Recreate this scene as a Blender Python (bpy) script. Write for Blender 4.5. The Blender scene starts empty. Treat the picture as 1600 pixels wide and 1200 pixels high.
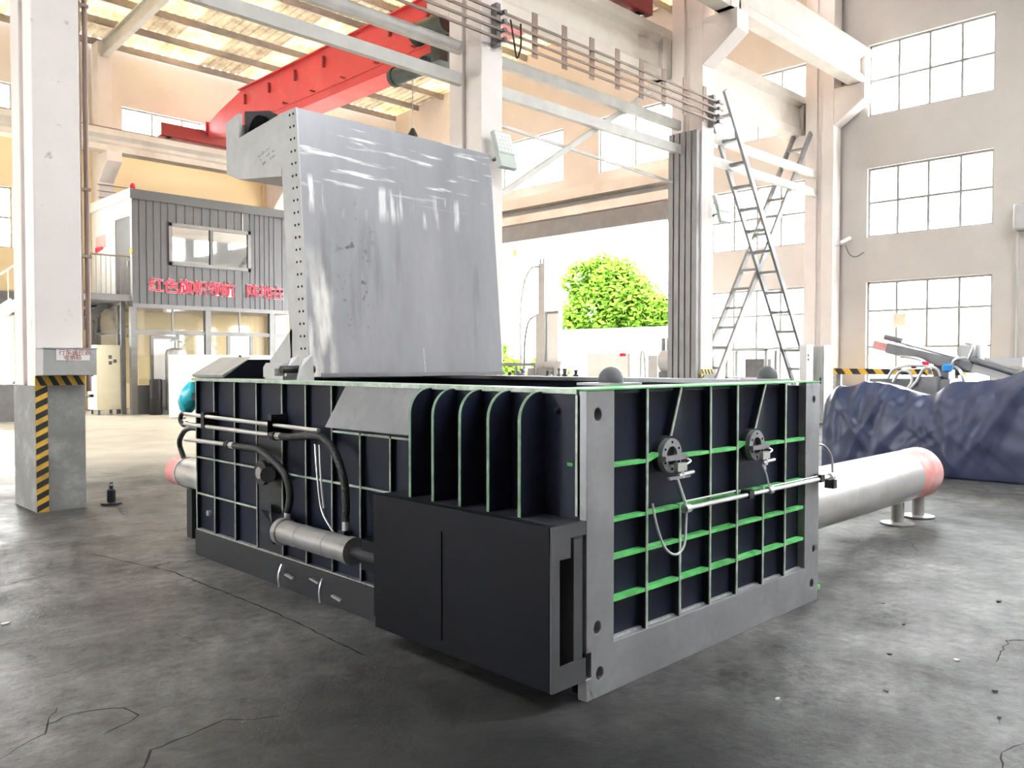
import bpy, math, random
from mathutils import Vector, Matrix
from mathutils.geometry import tessellate_polygon
random.seed(7)
SC = bpy.context.scene
COL = SC.collection

# ---------------------------------------------------------------- camera
cam = bpy.data.cameras.new('camera')
cam.sensor_fit = 'HORIZONTAL'; cam.sensor_width = 36.0
cam.lens = 36.0 * 1290 / 1600
cam.clip_start = 0.05; cam.clip_end = 400
CAM = bpy.data.objects.new('camera', cam); COL.objects.link(CAM)
CAM.location = (0, 0, 1.5)
CAM.rotation_euler = (math.radians(90 - 1.4654), 0, math.radians(45.2212 - 90))
SC.camera = CAM

# ---------------------------------------------------------------- world, daylight, exposure
W = bpy.data.worlds.new('overcast_sky'); SC.world = W; W.use_nodes = True
bg = W.node_tree.nodes['Background']
bg.inputs[0].default_value = (0.965, 0.985, 1.0, 1); bg.inputs[1].default_value = 10.0
sun = bpy.data.lights.new('sun', 'SUN'); sun.energy = 4.0; sun.angle = math.radians(4); sun.color = (1, 0.93, 0.82)
SUN = bpy.data.objects.new('sun', sun); COL.objects.link(SUN)
SUN.rotation_euler = (math.radians(30), 0, math.radians(115))
SC.view_settings.view_transform = 'Standard'
SC.view_settings.look = 'None'
SC.view_settings.exposure = 1.58
SC.view_settings.gamma = 1.0
SC.view_settings.use_curve_mapping = False
try:
    SC.cycles.max_bounces = 6; SC.cycles.diffuse_bounces = 4; SC.cycles.glossy_bounces = 3; SC.cycles.volume_bounces = 0
    SC.cycles.transmission_bounces = 4; SC.cycles.transparent_max_bounces = 12
    SC.cycles.use_adaptive_sampling = True; SC.cycles.adaptive_threshold = 0.12; SC.cycles.adaptive_min_samples = 12; SC.cycles.use_light_tree = False
    SC.cycles.use_denoising = True; SC.cycles.caustics_reflective = False; SC.cycles.caustics_refractive = False
    SC.cycles.sample_clamp_indirect = 8.0
except Exception:
    pass

# ---------------------------------------------------------------- materials
def mat(name, col, rough=0.6, metal=0.0, var=0.12, scale=3.0, bump=0.0, bscale=60.0, spec=0.5, dirt=None, dirt_amt=0.0, dirt_scale=1.5, stretch=None, dpos=(0.5, 0.72)):
    m = bpy.data.materials.new(name); m.use_nodes = True
    nt = m.node_tree; N = nt.nodes; L = nt.links
    b = N['Principled BSDF']
    tc = N.new('ShaderNodeTexCoord'); mp = N.new('ShaderNodeMapping')
    if stretch: mp.inputs['Scale'].default_value = stretch
    L.new(tc.outputs['Object'], mp.inputs[0])
    n1 = N.new('ShaderNodeTexNoise'); n1.inputs['Scale'].default_value = scale; n1.inputs['Detail'].default_value = 7
    n1.inputs['Roughness'].default_value = 0.62
    L.new(mp.outputs[0], n1.inputs['Vector'])
    r = N.new('ShaderNodeValToRGB')
    a = [max(0, c * (1 - var)) for c in col[:3]] + [1]; z = [min(1, c * (1 + var)) for c in col[:3]] + [1]
    r.color_ramp.elements[0].color = a; r.color_ramp.elements[1].color = z
    r.color_ramp.elements[0].position = 0.3; r.color_ramp.elements[1].position = 0.72
    L.new(n1.outputs['Fac'], r.inputs[0])
    out = r.outputs[0]
    if dirt:
        n2 = N.new('ShaderNodeTexNoise'); n2.inputs['Scale'].default_value = dirt_scale; n2.inputs['Detail'].default_value = 10
        n2.inputs['Roughness'].default_value = 0.7
        L.new(mp.outputs[0], n2.inputs['Vector'])
        r2 = N.new('ShaderNodeValToRGB'); r2.color_ramp.elements[0].position = dpos[0]; r2.color_ramp.elements[1].position = dpos[1]
        r2.color_ramp.elements[1].color = (dirt_amt,) * 3 + (1,)
        L.new(n2.outputs['Fac'], r2.inputs[0])
        mx = N.new('ShaderNodeMix'); mx.data_type = 'RGBA'
        L.new(r2.outputs[0], mx.inputs[0]); L.new(out, mx.inputs[6]); mx.inputs[7].default_value = tuple(dirt) + (1,)
        out = mx.outputs[2]
    L.new(out, b.inputs['Base Color'])
    b.inputs['Roughness'].default_value = rough; b.inputs['Metallic'].default_value = metal
    b.inputs['Specular IOR Level'].default_value = spec
    if bump:
        nb = N.new('ShaderNodeTexNoise'); nb.inputs['Scale'].default_value = bscale; nb.inputs['Detail'].default_value = 6
        L.new(mp.outputs[0], nb.inputs['Vector'])
        bp = N.new('ShaderNodeBump'); bp.inputs['Strength'].default_value = bump; bp.inputs['Distance'].default_value = 0.02
        L.new(nb.outputs['Fac'], bp.inputs['Height']); L.new(bp.outputs[0], b.inputs['Normal'])
    return m

def mat_glass(name, tint=(1, 1, 1), gl=0.12):
    m = bpy.data.materials.new(name); m.use_nodes = True
    nt = m.node_tree; N = nt.nodes; L = nt.links
    N.remove(N['Principled BSDF']); o = N['Material Output']
    t = N.new('ShaderNodeBsdfTransparent'); t.inputs[0].default_value = tuple(tint) + (1,)
    g = N.new('ShaderNodeBsdfGlossy'); g.inputs['Roughness'].default_value = 0.03
    n = N.new('ShaderNodeTexNoise'); n.inputs['Scale'].default_value = 2
    mr = N.new('ShaderNodeMapRange'); mr.inputs['To Min'].default_value = gl * 0.7; mr.inputs['To Max'].default_value = gl * 1.3
    L.new(n.outputs['Fac'], mr.inputs[0])
    mx = N.new('ShaderNodeMixShader'); L.new(mr.outputs[0], mx.inputs[0])
    L.new(t.outputs[0], mx.inputs[1]); L.new(g.outputs[0], mx.inputs[2]); L.new(mx.outputs[0], o.inputs[0])
    return m

def mat_roof(name, c1, c2, trans):
    m = bpy.data.materials.new(name); m.use_nodes = True
    nt = m.node_tree; N = nt.nodes; L = nt.links
    N.remove(N['Principled BSDF']); o = N['Material Output']
    tc = N.new('ShaderNodeTexCoord'); n = N.new('ShaderNodeTexNoise'); n.inputs['Scale'].default_value = 1.4; n.inputs['Detail'].default_value = 8
    n.inputs['Roughness'].default_value = 0.7
    oi = N.new('ShaderNodeObjectInfo'); ad = N.new('ShaderNodeVectorMath'); ad.operation = 'ADD'
    L.new(tc.outputs['Object'], ad.inputs[0]); L.new(oi.outputs['Location'], ad.inputs[1]); L.new(ad.outputs[0], n.inputs['Vector'])
    r = N.new('ShaderNodeValToRGB'); r.color_ramp.elements[0].color = c2 + (1,); r.color_ramp.elements[1].color = c1 + (1,)
    r.color_ramp.elements[0].position = 0.38; r.color_ramp.elements[1].position = 0.58
    L.new(n.outputs['Fac'], r.inputs[0])
    d = N.new('ShaderNodeBsdfDiffuse'); t = N.new('ShaderNodeBsdfTranslucent')
    L.new(r.outputs[0], d.inputs[0]); L.new(r.outputs[0], t.inputs[0])
    mx = N.new('ShaderNodeMixShader'); mx.inputs[0].default_value = trans
    L.new(d.outputs[0], mx.inputs[1]); L.new(t.outputs[0], mx.inputs[2]); L.new(mx.outputs[0], o.inputs[0])
    return m

def mat_floor():
    m = bpy.data.materials.new('concrete_floor'); m.use_nodes = True
    nt = m.node_tree; N = nt.nodes; L = nt.links; b = N['Principled BSDF']
    tc = N.new('ShaderNodeTexCoord')
    def noise(s, d=8, r=0.6):
        n = N.new('ShaderNodeTexNoise'); n.inputs['Scale'].default_value = s; n.inputs['Detail'].default_value = d; n.inputs['Roughness'].default_value = r
        L.new(tc.outputs['Object'], n.inputs['Vector']); return n
    def ramp(src, stops):
        r = N.new('ShaderNodeValToRGB'); e = r.color_ramp.elements
        e[0].position, e[0].color = stops[0][0], stops[0][1] + (1,)
        e[1].position, e[1].color = stops[-1][0], stops[-1][1] + (1,)
        for p, c in stops[1:-1]:
            q = e.new(p); q.color = c + (1,)
        L.new(src, r.inputs[0]); return r
    big = ramp(noise(0.55, 9, 0.65).outputs['Fac'], [(0.33, (0.035, 0.0345, 0.034)), (0.5, (0.095, 0.094, 0.091)), (0.66, (0.21, 0.206, 0.198))])
    fine = ramp(noise(9, 10, 0.75).outputs['Fac'], [(0.32, (0.35, 0.35, 0.35)), (0.68, (1.45, 1.44, 1.42))])
    mul = N.new('ShaderNodeMix'); mul.data_type = 'RGBA'; mul.blend_type = 'MULTIPLY'; mul.inputs[0].default_value = 1
    L.new(big.outputs[0], mul.inputs[6]); L.new(fine.outputs[0], mul.inputs[7])
    # cracks
    wob = noise(2.2, 6, 0.6)
    vm = N.new('ShaderNodeVectorMath'); vm.operation = 'SCALE'; vm.inputs['Scale'].default_value = 0.55
    L.new(wob.outputs['Color'], vm.inputs[0])
    va = N.new('ShaderNodeVectorMath'); va.operation = 'ADD'; L.new(tc.outputs['Object'], va.inputs[0]); L.new(vm.outputs[0], va.inputs[1])
    vo = N.new('ShaderNodeTexVoronoi'); vo.feature = 'DISTANCE_TO_EDGE'; vo.inputs['Scale'].default_value = 0.9
    L.new(va.outputs[0], vo.inputs['Vector'])
    ck = ramp(vo.outputs['Distance'], [(0.0, (1, 1, 1)), (0.012, (0, 0, 0))])
    msk = ramp(noise(0.5, 3, 0.5).outputs['Fac'], [(0.52, (0, 0, 0)), (0.6, (1, 1, 1))])
    cm = N.new('ShaderNodeMath'); cm.operation = 'MULTIPLY'; L.new(ck.outputs[0], cm.inputs[0]); L.new(msk.outputs[0], cm.inputs[1])
    # pits and oil specks
    pit = ramp(noise(3.3, 12, 0.75).outputs['Fac'], [(0.63, (0, 0, 0)), (0.70, (1, 1, 1))])
    pm = N.new('ShaderNodeMath'); pm.operation = 'MULTIPLY'; pm.inputs[1].default_value = 0.75; L.new(pit.outputs[0], pm.inputs[0])
    mxm = N.new('ShaderNodeMath'); mxm.operation = 'MAXIMUM'; L.new(cm.outputs[0], mxm.inputs[0]); L.new(pm.outputs[0], mxm.inputs[1])
    dk = N.new('ShaderNodeMix'); dk.data_type = 'RGBA'; L.new(mxm.outputs[0], dk.inputs[0]); L.new(mul.outputs[2], dk.inputs[6]); dk.inputs[7].default_value = (0.03, 0.028, 0.026, 1)
    # pale dust
    du = ramp(noise(1.1, 12, 0.8).outputs['Fac'], [(0.58, (0, 0, 0)), (0.8, (0.5, 0.5, 0.5))])
    dm = N.new('ShaderNodeMix'); dm.data_type = 'RGBA'; L.new(du.outputs[0], dm.inputs[0]); L.new(dk.outputs[2], dm.inputs[6]); dm.inputs[7].default_value = (0.26, 0.255, 0.245, 1)
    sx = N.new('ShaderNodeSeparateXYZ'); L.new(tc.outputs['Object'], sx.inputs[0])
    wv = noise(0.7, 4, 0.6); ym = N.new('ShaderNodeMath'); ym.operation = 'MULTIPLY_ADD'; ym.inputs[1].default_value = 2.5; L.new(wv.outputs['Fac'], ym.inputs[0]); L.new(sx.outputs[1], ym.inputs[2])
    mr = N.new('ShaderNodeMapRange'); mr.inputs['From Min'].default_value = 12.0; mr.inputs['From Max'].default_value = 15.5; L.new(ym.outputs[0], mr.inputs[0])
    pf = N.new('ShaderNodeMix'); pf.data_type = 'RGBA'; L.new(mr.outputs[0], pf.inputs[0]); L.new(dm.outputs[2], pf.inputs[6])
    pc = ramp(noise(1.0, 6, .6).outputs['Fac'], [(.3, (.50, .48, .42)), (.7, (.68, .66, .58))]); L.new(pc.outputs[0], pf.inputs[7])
    # shade in front of the press, painted dark into the floor colour
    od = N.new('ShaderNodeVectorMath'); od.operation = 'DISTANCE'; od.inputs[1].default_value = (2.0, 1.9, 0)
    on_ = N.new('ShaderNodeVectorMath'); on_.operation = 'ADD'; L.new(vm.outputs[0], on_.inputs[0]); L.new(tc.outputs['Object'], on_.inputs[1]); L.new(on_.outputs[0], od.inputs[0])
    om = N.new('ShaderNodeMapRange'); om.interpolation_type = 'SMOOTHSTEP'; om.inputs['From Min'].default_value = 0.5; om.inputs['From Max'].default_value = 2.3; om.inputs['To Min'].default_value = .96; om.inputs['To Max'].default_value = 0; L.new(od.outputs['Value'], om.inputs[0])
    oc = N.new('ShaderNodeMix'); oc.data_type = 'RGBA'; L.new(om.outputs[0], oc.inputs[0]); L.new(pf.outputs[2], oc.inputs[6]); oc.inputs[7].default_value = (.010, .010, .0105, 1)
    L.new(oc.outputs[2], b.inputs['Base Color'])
    rr = ramp(noise(1.7, 8, 0.65).outputs['Fac'], [(0.35, (0.34, 0.34, 0.34)), (0.68, (0.62, 0.62, 0.62))])
    L.new(rr.outputs[0], b.inputs['Roughness']); b.inputs['Specular IOR Level'].default_value = 0.28
    hb = noise(22, 8, 0.7)
    hs = N.new('ShaderNodeMath'); hs.operation = 'MULTIPLY_ADD'; hs.inputs[1].default_value = -1.6
    L.new(mxm.outputs[0], hs.inputs[0]); L.new(hb.outputs['Fac'], hs.inputs[2])
    bp = N.new('ShaderNodeBump'); bp.inputs['Strength'].default_value = 0.35; bp.inputs['Distance'].default_value = 0.02
    L.new(hs.outputs[0], bp.inputs['Height']); L.new(bp.outputs[0], b.inputs['Normal'])
    return m

def mat_lid():
    m = mat('lid_steel', (0.30, 0.30, 0.325), 0.36, 0.3, var=0.14, scale=1.5, bump=0.015, bscale=30, stretch=(2.0, 1.0, 0.5))
    nt = m.node_tree; N = nt.nodes; L = nt.links; b = N['Principled BSDF']
    cur = b.inputs['Base Color'].links[0].from_socket
    tc = N.new('ShaderNodeTexCoord'); sx = N.new('ShaderNodeSeparateXYZ'); L.new(tc.outputs['Object'], sx.inputs[0])
    def rng(sock, a, b_, c=0., d=1.):
        r = N.new('ShaderNodeMapRange'); r.inputs[1].default_value = a; r.inputs[2].default_value = b_; r.inputs[3].default_value = c; r.inputs[4].default_value = d
        L.new(sock, r.inputs[0]); return r.outputs[0]
    def nz(sc, scale, lo, hi):
        mp = N.new('ShaderNodeMapping'); mp.inputs['Scale'].default_value = sc; L.new(tc.outputs['Object'], mp.inputs[0])
        n = N.new('ShaderNodeTexNoise'); n.inputs['Scale'].default_value = scale; n.inputs['Detail'].default_value = 6; L.new(mp.outputs[0], n.inputs['Vector'])
        return rng(n.outputs['Fac'], lo, hi)
    def mul(*a):
        o = a[0]
        for k in a[1:]:
            q = N.new('ShaderNodeMath'); q.operation = 'MULTIPLY'; L.new(o, q.inputs[0]); L.new(k, q.inputs[1]); o = q.outputs[0]
        return o
    def over(fac, col):
        nonlocal cur
        x = N.new('ShaderNodeMix'); x.data_type = 'RGBA'; L.new(fac, x.inputs[0]); L.new(cur, x.inputs[6]); x.inputs[7].default_value = col + (1,); cur = x.outputs[2]
    X_, Z_ = sx.outputs[0], sx.outputs[2]
    over(mul(nz((.9, 1, 9), 2.2, .58, .66), rng(Z_, 2.72, 2.85)), (.72, .72, .72))        # long grinder scuffs near the top
    over(mul(nz((7, 1, .8), 2.0, .56, .66), rng(Z_, 2.55, 2.65), rng(Z_, 2.85, 2.8)), (.66, .66, .67))  # short vertical scuffs
    over(mul(nz((6, 1, 1.3), 1.6, .42, .58), rng(X_, -.60, -.68), rng(Z_, 2.35, 2.0)), (.70, .69, .66))  # bare strip at the left edge
    over(mul(nz((1, 1, 1), 16, .60, .66), rng(X_, -.62, -.50), rng(X_, -.22, -.32), rng(Z_, 1.65, 1.9), rng(Z_, 2.75, 2.5)), (.13, .13, .14))   # pitting
    over(mul(nz((5, 1, .7), 1.8, .55, .7), rng(Z_, 1.5, 1.9), rng(Z_, 2.7, 2.4)), (.22, .22, .24))      # dark drips
    L.new(cur, b.inputs['Base Color']); return m

def mat_backwall():
    m = mat('back_wall_paint', (0.72, 0.66, 0.60), 0.85, var=0.05, scale=1.2, bump=0.05, dirt=(0.45, 0.33, 0.22), dirt_amt=0.4, dirt_scale=0.6)
    nt = m.node_tree; N = nt.nodes; L = nt.links; b = N['Principled BSDF']
    src = b.inputs['Base Color'].links[0].from_socket
    tc = N.new('ShaderNodeTexCoord'); sp = N.new('ShaderNodeSeparateXYZ'); L.new(tc.outputs['Object'], sp.inputs[0])
    lt = N.new('ShaderNodeMath'); lt.operation = 'LESS_THAN'; lt.inputs[1].default_value = 8.6; L.new(sp.outputs[2], lt.inputs[0])
    mx = N.new('ShaderNodeMix'); mx.data_type = 'RGBA'; L.new(lt.outputs[0], mx.inputs[0]); L.new(src, mx.inputs[6]); mx.inputs[7].default_value = (0.86, 0.69, 0.42, 1)
    L.new(mx.outputs[2], b.inputs['Base Color']); return m

M = {}
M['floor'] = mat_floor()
M['yard'] = mat('yard_concrete', (0.45, 0.44, 0.41), 0.9, scale=0.4)
M['wall'] = mat('wall_paint', (0.63, 0.59, 0.565), 0.85, var=0.05, scale=0.8, bump=0.05, dirt=(0.5, 0.42, 0.34), dirt_amt=0.35, dirt_scale=0.5, dpos=(.58, .75))
M['backwall'] = mat_backwall()
M['column'] = mat('column_paint', (0.78, 0.715, 0.685), 0.8, var=0.05, scale=1.5, bump=0.06, bscale=20, dirt=(0.30, 0.27, 0.25), dirt_amt=0.6, dirt_scale=5, dpos=(.64, .70))
M['beam'] = mat('beam_concrete', (0.70, 0.655, 0.605), 0.85, var=0.08, scale=1.2, bump=0.08, bscale=15, dirt=(0.45, 0.36, 0.28), dirt_amt=0.4, dirt_scale=0.8)
M['jacket'] = mat('column_guard_grey', (0.25, 0.245, 0.24), 0.75, var=0.15, scale=2.5, bump=0.08, bscale=25, dirt=(0.55, 0.54, 0.52), dirt_amt=0.55, dirt_scale=3.2)
M['yellow'] = mat('warning_yellow', (0.85, 0.50, 0.06), 0.6, var=0.12, dirt=(0.2, 0.15, 0.08), dirt_amt=0.5, dirt_scale=9)
M['black'] = mat('warning_black', (0.03, 0.03, 0.03), 0.6)
M['blackmetal'] = mat('black_metal', (0.025, 0.025, 0.028), 0.4, 0.3)
M['hole'] = mat('dark_hole', (0.005, 0.005, 0.006), 0.9, spec=0.05)
M['panel'] = mat('navy_panel_paint', (0.008, 0.0105, 0.024), 0.45, 0.0, var=0.35, scale=2.2, bump=0.02, bscale=30, dirt=(0.014, 0.018, 0.036), dirt_amt=0.6, dirt_scale=2.5, spec=0.22)
M['rib'] = mat('green_rib_primer', (0.10, 0.50, 0.13), 0.5, 0.0, var=0.35, scale=9, dirt=(0.45, 0.62, 0.42), dirt_amt=0.4, dirt_scale=14)
M['ribpale'] = mat('worn_green_rib_primer', (0.34, 0.43, 0.34), 0.45, 0.2, var=0.35, scale=12, dirt=(0.65, 0.66, 0.62), dirt_amt=0.8, dirt_scale=18)
M['steel'] = mat('mill_steel', (0.27, 0.27, 0.285), 0.42, 0.35, var=0.18, scale=2.2, bump=0.02, bscale=40, dirt=(0.42, 0.42, 0.43), dirt_amt=0.5, dirt_scale=2.6)
M['steeldark'] = mat('dark_mill_steel', (0.018, 0.019, 0.023), 0.5, 0.1, var=0.25, scale=2.0, bump=0.02, bscale=40)
M['box'] = mat('dark_housing_paint', (0.005, 0.0056, 0.009), 0.5, 0.0, var=0.3, scale=2.2, spec=0.16)
M['lid'] = mat_lid()
M['lidside'] = mat('lid_flange_steel', (0.42, 0.42, 0.415), 0.5, 0.3, var=0.12, scale=4, dirt=(0.33, 0.31, 0.29), dirt_amt=0.6, dirt_scale=7)
M['chrome'] = mat('bright_pipe', (0.85, 0.85, 0.86), 0.3, 0.8, var=0.08)
M['silver'] = mat('silver_cylinder_paint', (0.62, 0.61, 0.60), 0.38, 0.6, var=0.12, scale=3)
M['gunmetal'] = mat('gunmetal_cylinder', (0.42, 0.42, 0.42), 0.3, 0.55, var=0.2, scale=4)
M['pink'] = mat('pink_primer_cap', (0.78, 0.33, 0.31), 0.45, 0.1, var=0.15, scale=5, dirt=(0.75, 0.7, 0.68), dirt_amt=0.8, dirt_scale=3)
M['hose'] = mat('hydraulic_hose', (0.008, 0.008, 0.009), 0.38, var=0.3, scale=30, bump=0.5, bscale=90)
M['cyan'] = mat('cyan_plastic', (0.03, 0.55, 0.66), 0.3, var=0.2, bump=0.4, bscale=14)
M['red'] = mat('crane_red', (0.66, 0.055, 0.065), 0.5, var=0.10, scale=1.2, dirt=(0.55, 0.2, 0.18), dirt_amt=0.3)
M['darkred'] = mat('dark_red', (0.35, 0.05, 0.05), 0.5)
M['motor'] = mat('dark_motor', (0.04, 0.055, 0.055), 0.45, 0.2, var=0.3, scale=8)
M['purlin'] = mat('purlin_steel', (0.30, 0.26, 0.24), 0.7, 0.1, var=0.2, scale=3)
M['rafter'] = mat('rafter_paint', (0.56, 0.55, 0.52), 0.65, 0.1, var=0.1)
M['rooflit'] = mat_roof('translucent_roof_sheet', (0.82, 0.64, 0.36), (0.40, 0.29, 0.16), 0.075)
M['roofdull'] = mat_roof('brown_roof_sheet', (0.34, 0.28, 0.19), (0.2, 0.155, 0.10), 0.08)
M['ceil'] = mat('roof_sheet_grey', (0.35, 0.33, 0.30), 0.8)
M['frame'] = mat('window_frame_white', (0.36, 0.36, 0.35), 0.5, 0.1)
M['glass'] = mat_glass('window_glass', (0.97, 0.98, 0.98), 0.06)
M['officeglass'] = mat_glass('office_glass', (0.6, 0.62, 0.62), 0.45)
M['partglass'] = mat_glass('partition_glass', (0.92, 0.92, 0.88), 0.12)
M['officegrey'] = mat('office_grey_panel', (0.12, 0.124, 0.134), 0.45, 0.2, var=0.05)
M['officewhite'] = mat('office_white_panel', (0.78, 0.79, 0.78), 0.5, 0.1, var=0.04)
M['alu'] = mat('grey_aluminium', (0.22, 0.22, 0.225), 0.45, 0.3)
M['darkalu'] = mat('dark_frame', (0.14, 0.14, 0.145), 0.5, 0.2)
M['letter'] = mat('pink_red_letters', (0.75, 0.02, 0.07), 0.5, var=0.05)
M['white'] = mat('white_paint', (0.82, 0.82, 0.80), 0.5, var=0.04)
M['cream'] = mat('cream_cabinet', (0.86, 0.82, 0.64), 0.5, var=0.04)
M['boxgrey'] = mat('grey_box_paint', (0.42, 0.42, 0.41), 0.55, var=0.08, dirt=(0.25, 0.22, 0.2), dirt_amt=0.4, dirt_scale=5)
M['tank'] = mat('steel_tank', (0.45, 0.46, 0.46), 0.35, 0.7)
M['tarp'] = mat('blue_tarpaulin', (0.038, 0.05, 0.105), 0.38, 0.0, var=0.2, scale=2, bump=0.12, bscale=6, spec=0.6)
M['leaf'] = mat('tree_leaf', (0.085, 0.18, 0.018), 0.9, var=0.45, scale=1.2, spec=0.0)
M['bark'] = mat('bark', (0.16, 0.11, 0.07), 0.9)
M['ladder'] = mat('ladder_aluminium', (0.24, 0.245, 0.255), 0.45, 0.3)
M['gold'] = mat('brown_rail', (0.30, 0.22, 0.18), 0.6, 0.2)
M['machine'] = mat('machine_grey', (0.20, 0.20, 0.21), 0.5, 0.3, var=0.2)
M['machinelight'] = mat('machine_light_grey', (0.50, 0.50, 0.50), 0.5, 0.1, var=0.1)
M['blue'] = mat('blue_valve', (0.02, 0.28, 0.75), 0.4)
M['led'] = mat('led_lens', (0.85, 0.87, 0.84), 0.3)
M['lampgreen'] = mat('lamp_housing', (0.50, 0.56, 0.52), 0.5)
M['rust'] = mat('rusty_scrap', (0.12, 0.10, 0.09), 0.8)
M['paper'] = mat('paper_scrap', (0.6, 0.6, 0.58), 0.8)
M['greenplate'] = mat('bright_green_plate', (0.16, 0.60, 0.14), 0.5)
M['domegrey'] = mat('dome_grey', (0.11, 0.11, 0.12), 0.6, 0.1, var=0.2, scale=8)
M['ductgrey'] = mat('duct_grey', (0.30, 0.295, 0.295), 0.5, 0.2, var=0.12, scale=1.5)
M['flange'] = mat('dark_flange_steel', (0.085, 0.086, 0.092), 0.5, 0.2, var=0.2, scale=4)
M['ribdark'] = mat('gusset_edge_primer', (0.17, 0.27, 0.18), 0.5, 0.1, var=0.4, scale=14)
M['noticepink'] = mat('notice_pink', (0.8, 0.42, 0.40), 0.6)
M['weld'] = mat('weld_bead', (0.55, 0.57, 0.55), 0.35, 0.6, var=0.3, scale=30)

# ---------------------------------------------------------------- mesh helpers
ORG = {}
def V(*a): return Vector(a)

class MB:
    def __init__(s): s.v = []; s.f = []
    def add(s, vs, fs):
        o = len(s.v); s.v += [Vector(p) for p in vs]; s.f += [tuple(i + o for i in f) for f in fs]; return s
    def box(s, x0, x1, y0, y1, z0, z1):
        return s.add([(x0, y0, z0), (x1, y0, z0), (x1, y1, z0), (x0, y1, z0), (x0, y0, z1), (x1, y0, z1), (x1, y1, z1), (x0, y1, z1)],
                     [(0, 3, 2, 1), (4, 5, 6, 7), (0, 1, 5, 4), (1, 2, 6, 5), (2, 3, 7, 6), (3, 0, 4, 7)])
    def bar(s, p0, p1, w, h, up=(0, 0, 1)):
        p0 = Vector(p0); p1 = Vector(p1); d = (p1 - p0).normalized(); u = Vector(up)
        r = d.cross(u)
        if r.length < 1e-5: r = d.cross(Vector((1, 0, 0)))
        r.normalize(); u = r.cross(d).normalized()
        c = [(-.5, -.5), (.5, -.5), (.5, .5), (-.5, .5)]
        vs = [p + r * (a * w) + u * (b * h) for p in (p0, p1) for a, b in c]
        return s.add(vs, [(0, 1, 2, 3), (7, 6, 5, 4), (0, 4, 5, 1), (1, 5, 6, 2), (2, 6, 7, 3), (3, 7, 4, 0)])
    def prism(s, pts, vec):
        n = len(pts); vec = Vector(vec); a = [Vector(p) for p in pts]; b = [p + vec for p in a]
        tri = tessellate_polygon([a])
        fs = [tuple(t) for t in tri] + [tuple(i + n for i in reversed(t)) for t in tri]
        fs += [(i, (i + 1) % n, (i + 1) % n + n, i + n) for i in range(n)]
        return s.add(a + b, fs)
    def plate(s, outer, holes, vec):
        loops = [[Vector(p) for p in outer]] + [[Vector(p) for p in h] for h in holes]; vec = Vector(vec)
        flat = [p for l in loops for p in l]; n = len(flat)
        tri = tessellate_polygon(loops)
        fs = [tuple(t) for t in tri] + [tuple(i + n for i in reversed(t)) for t in tri]
        o = 0
        for l in loops:
            k = len(l); fs += [(o + i, o + (i + 1) % k, o + (i + 1) % k + n, o + i + n) for i in range(k)]; o += k
        return s.add(flat + [p + vec for p in flat], fs)
    def cyl(s, p0, p1, r, n=20, r2=None, cap=True):
        p0 = Vector(p0); p1 = Vector(p1); d = (p1 - p0).normalized(); r2 = r if r2 is None else r2
        u = d.cross(Vector((0, 0, 1)));
        if u.length < 1e-4: u = Vector((1, 0, 0))
        u.normalize(); w = d.cross(u)
        vs = []
        for p, q in ((p0, r), (p1, r2)):
            for i in range(n):
                a = 2 * math.pi * i / n; vs.append(p + (u * math.cos(a) + w * math.sin(a)) * q)
        fs = [(i, (i + 1) % n, (i + 1) % n + n, i + n) for i in range(n)]
        if cap: fs += [tuple(reversed(range(n))), tuple(range(n, 2 * n))]
        return s.add(vs, fs)
    def tube(s, pts, r, n=8, sub=5):
        P = [Vector(p) for p in pts]
        if sub > 1 and len(P) > 2:
            Q = []
            for i in range(len(P) - 1):
                a = P[max(i - 1, 0)]; b = P[i]; c = P[i + 1]; d = P[min(i + 2, len(P) - 1)]
                for k in range(sub):
                    t = k / sub
                    Q.append(0.5 * ((2 * b) + (c - a) * t + (2 * a - 5 * b + 4 * c - d) * t * t + (3 * b - a - 3 * c + d) * t ** 3))
            Q.append(P[-1]); P = Q
        vs = []; u = None
        for i, p in enumerate(P):
            d = (P[min(i + 1, len(P) - 1)] - P[max(i - 1, 0)]).normalized()
            if u is None:
                u = d.cross(Vector((0, 0, 1)))
                if u.length < 1e-3: u = d.cross(Vector((1, 0, 0)))
            u = (u - d * u.dot(d)).normalized(); w = d.cross(u)
            for k in range(n):
                a = 2 * math.pi * k / n; vs.append(p + (u * math.cos(a) + w * math.sin(a)) * r)
        fs = []
        for i in range(len(P) - 1):
            for k in range(n):
                fs.append((i * n + k, i * n + (k + 1) % n, (i + 1) * n + (k + 1) % n, (i + 1) * n + k))
        m = (len(P) - 1) * n
        fs += [tuple(reversed(range(n))), tuple(range(m, m + n))]
        return s.add(vs, fs)
    def lathe(s, c, prof, n=24, axis='Z'):
        c = Vector(c); vs = []
        for r, h in prof:
            for i in range(n):
                a = 2 * math.pi * i / n; x, y = r * math.cos(a), r * math.sin(a)
                vs.append(c + (Vector((x, y, h)) if axis == 'Z' else Vector((h, x, y)) if axis == 'X' else Vector((x, h, y))))
        fs = []
        for j in range(len(prof) - 1):
            for i in range(n): fs.append((j * n + i, j * n + (i + 1) % n, (j + 1) * n + (i + 1) % n, (j + 1) * n + i))
        fs += [tuple(reversed(range(n))), tuple(range((len(prof) - 1) * n, len(prof) * n))]
        return s.add(vs, fs)
    def grid(s, rows):
        n = len(rows[0]); vs = [p for r in rows for p in r]
        fs = [(i * n + j, i * n + j + 1, (i + 1) * n + j + 1, (i + 1) * n + j) for i in range(len(rows) - 1) for j in range(n - 1)]
        return s.add(vs, fs)
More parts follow.
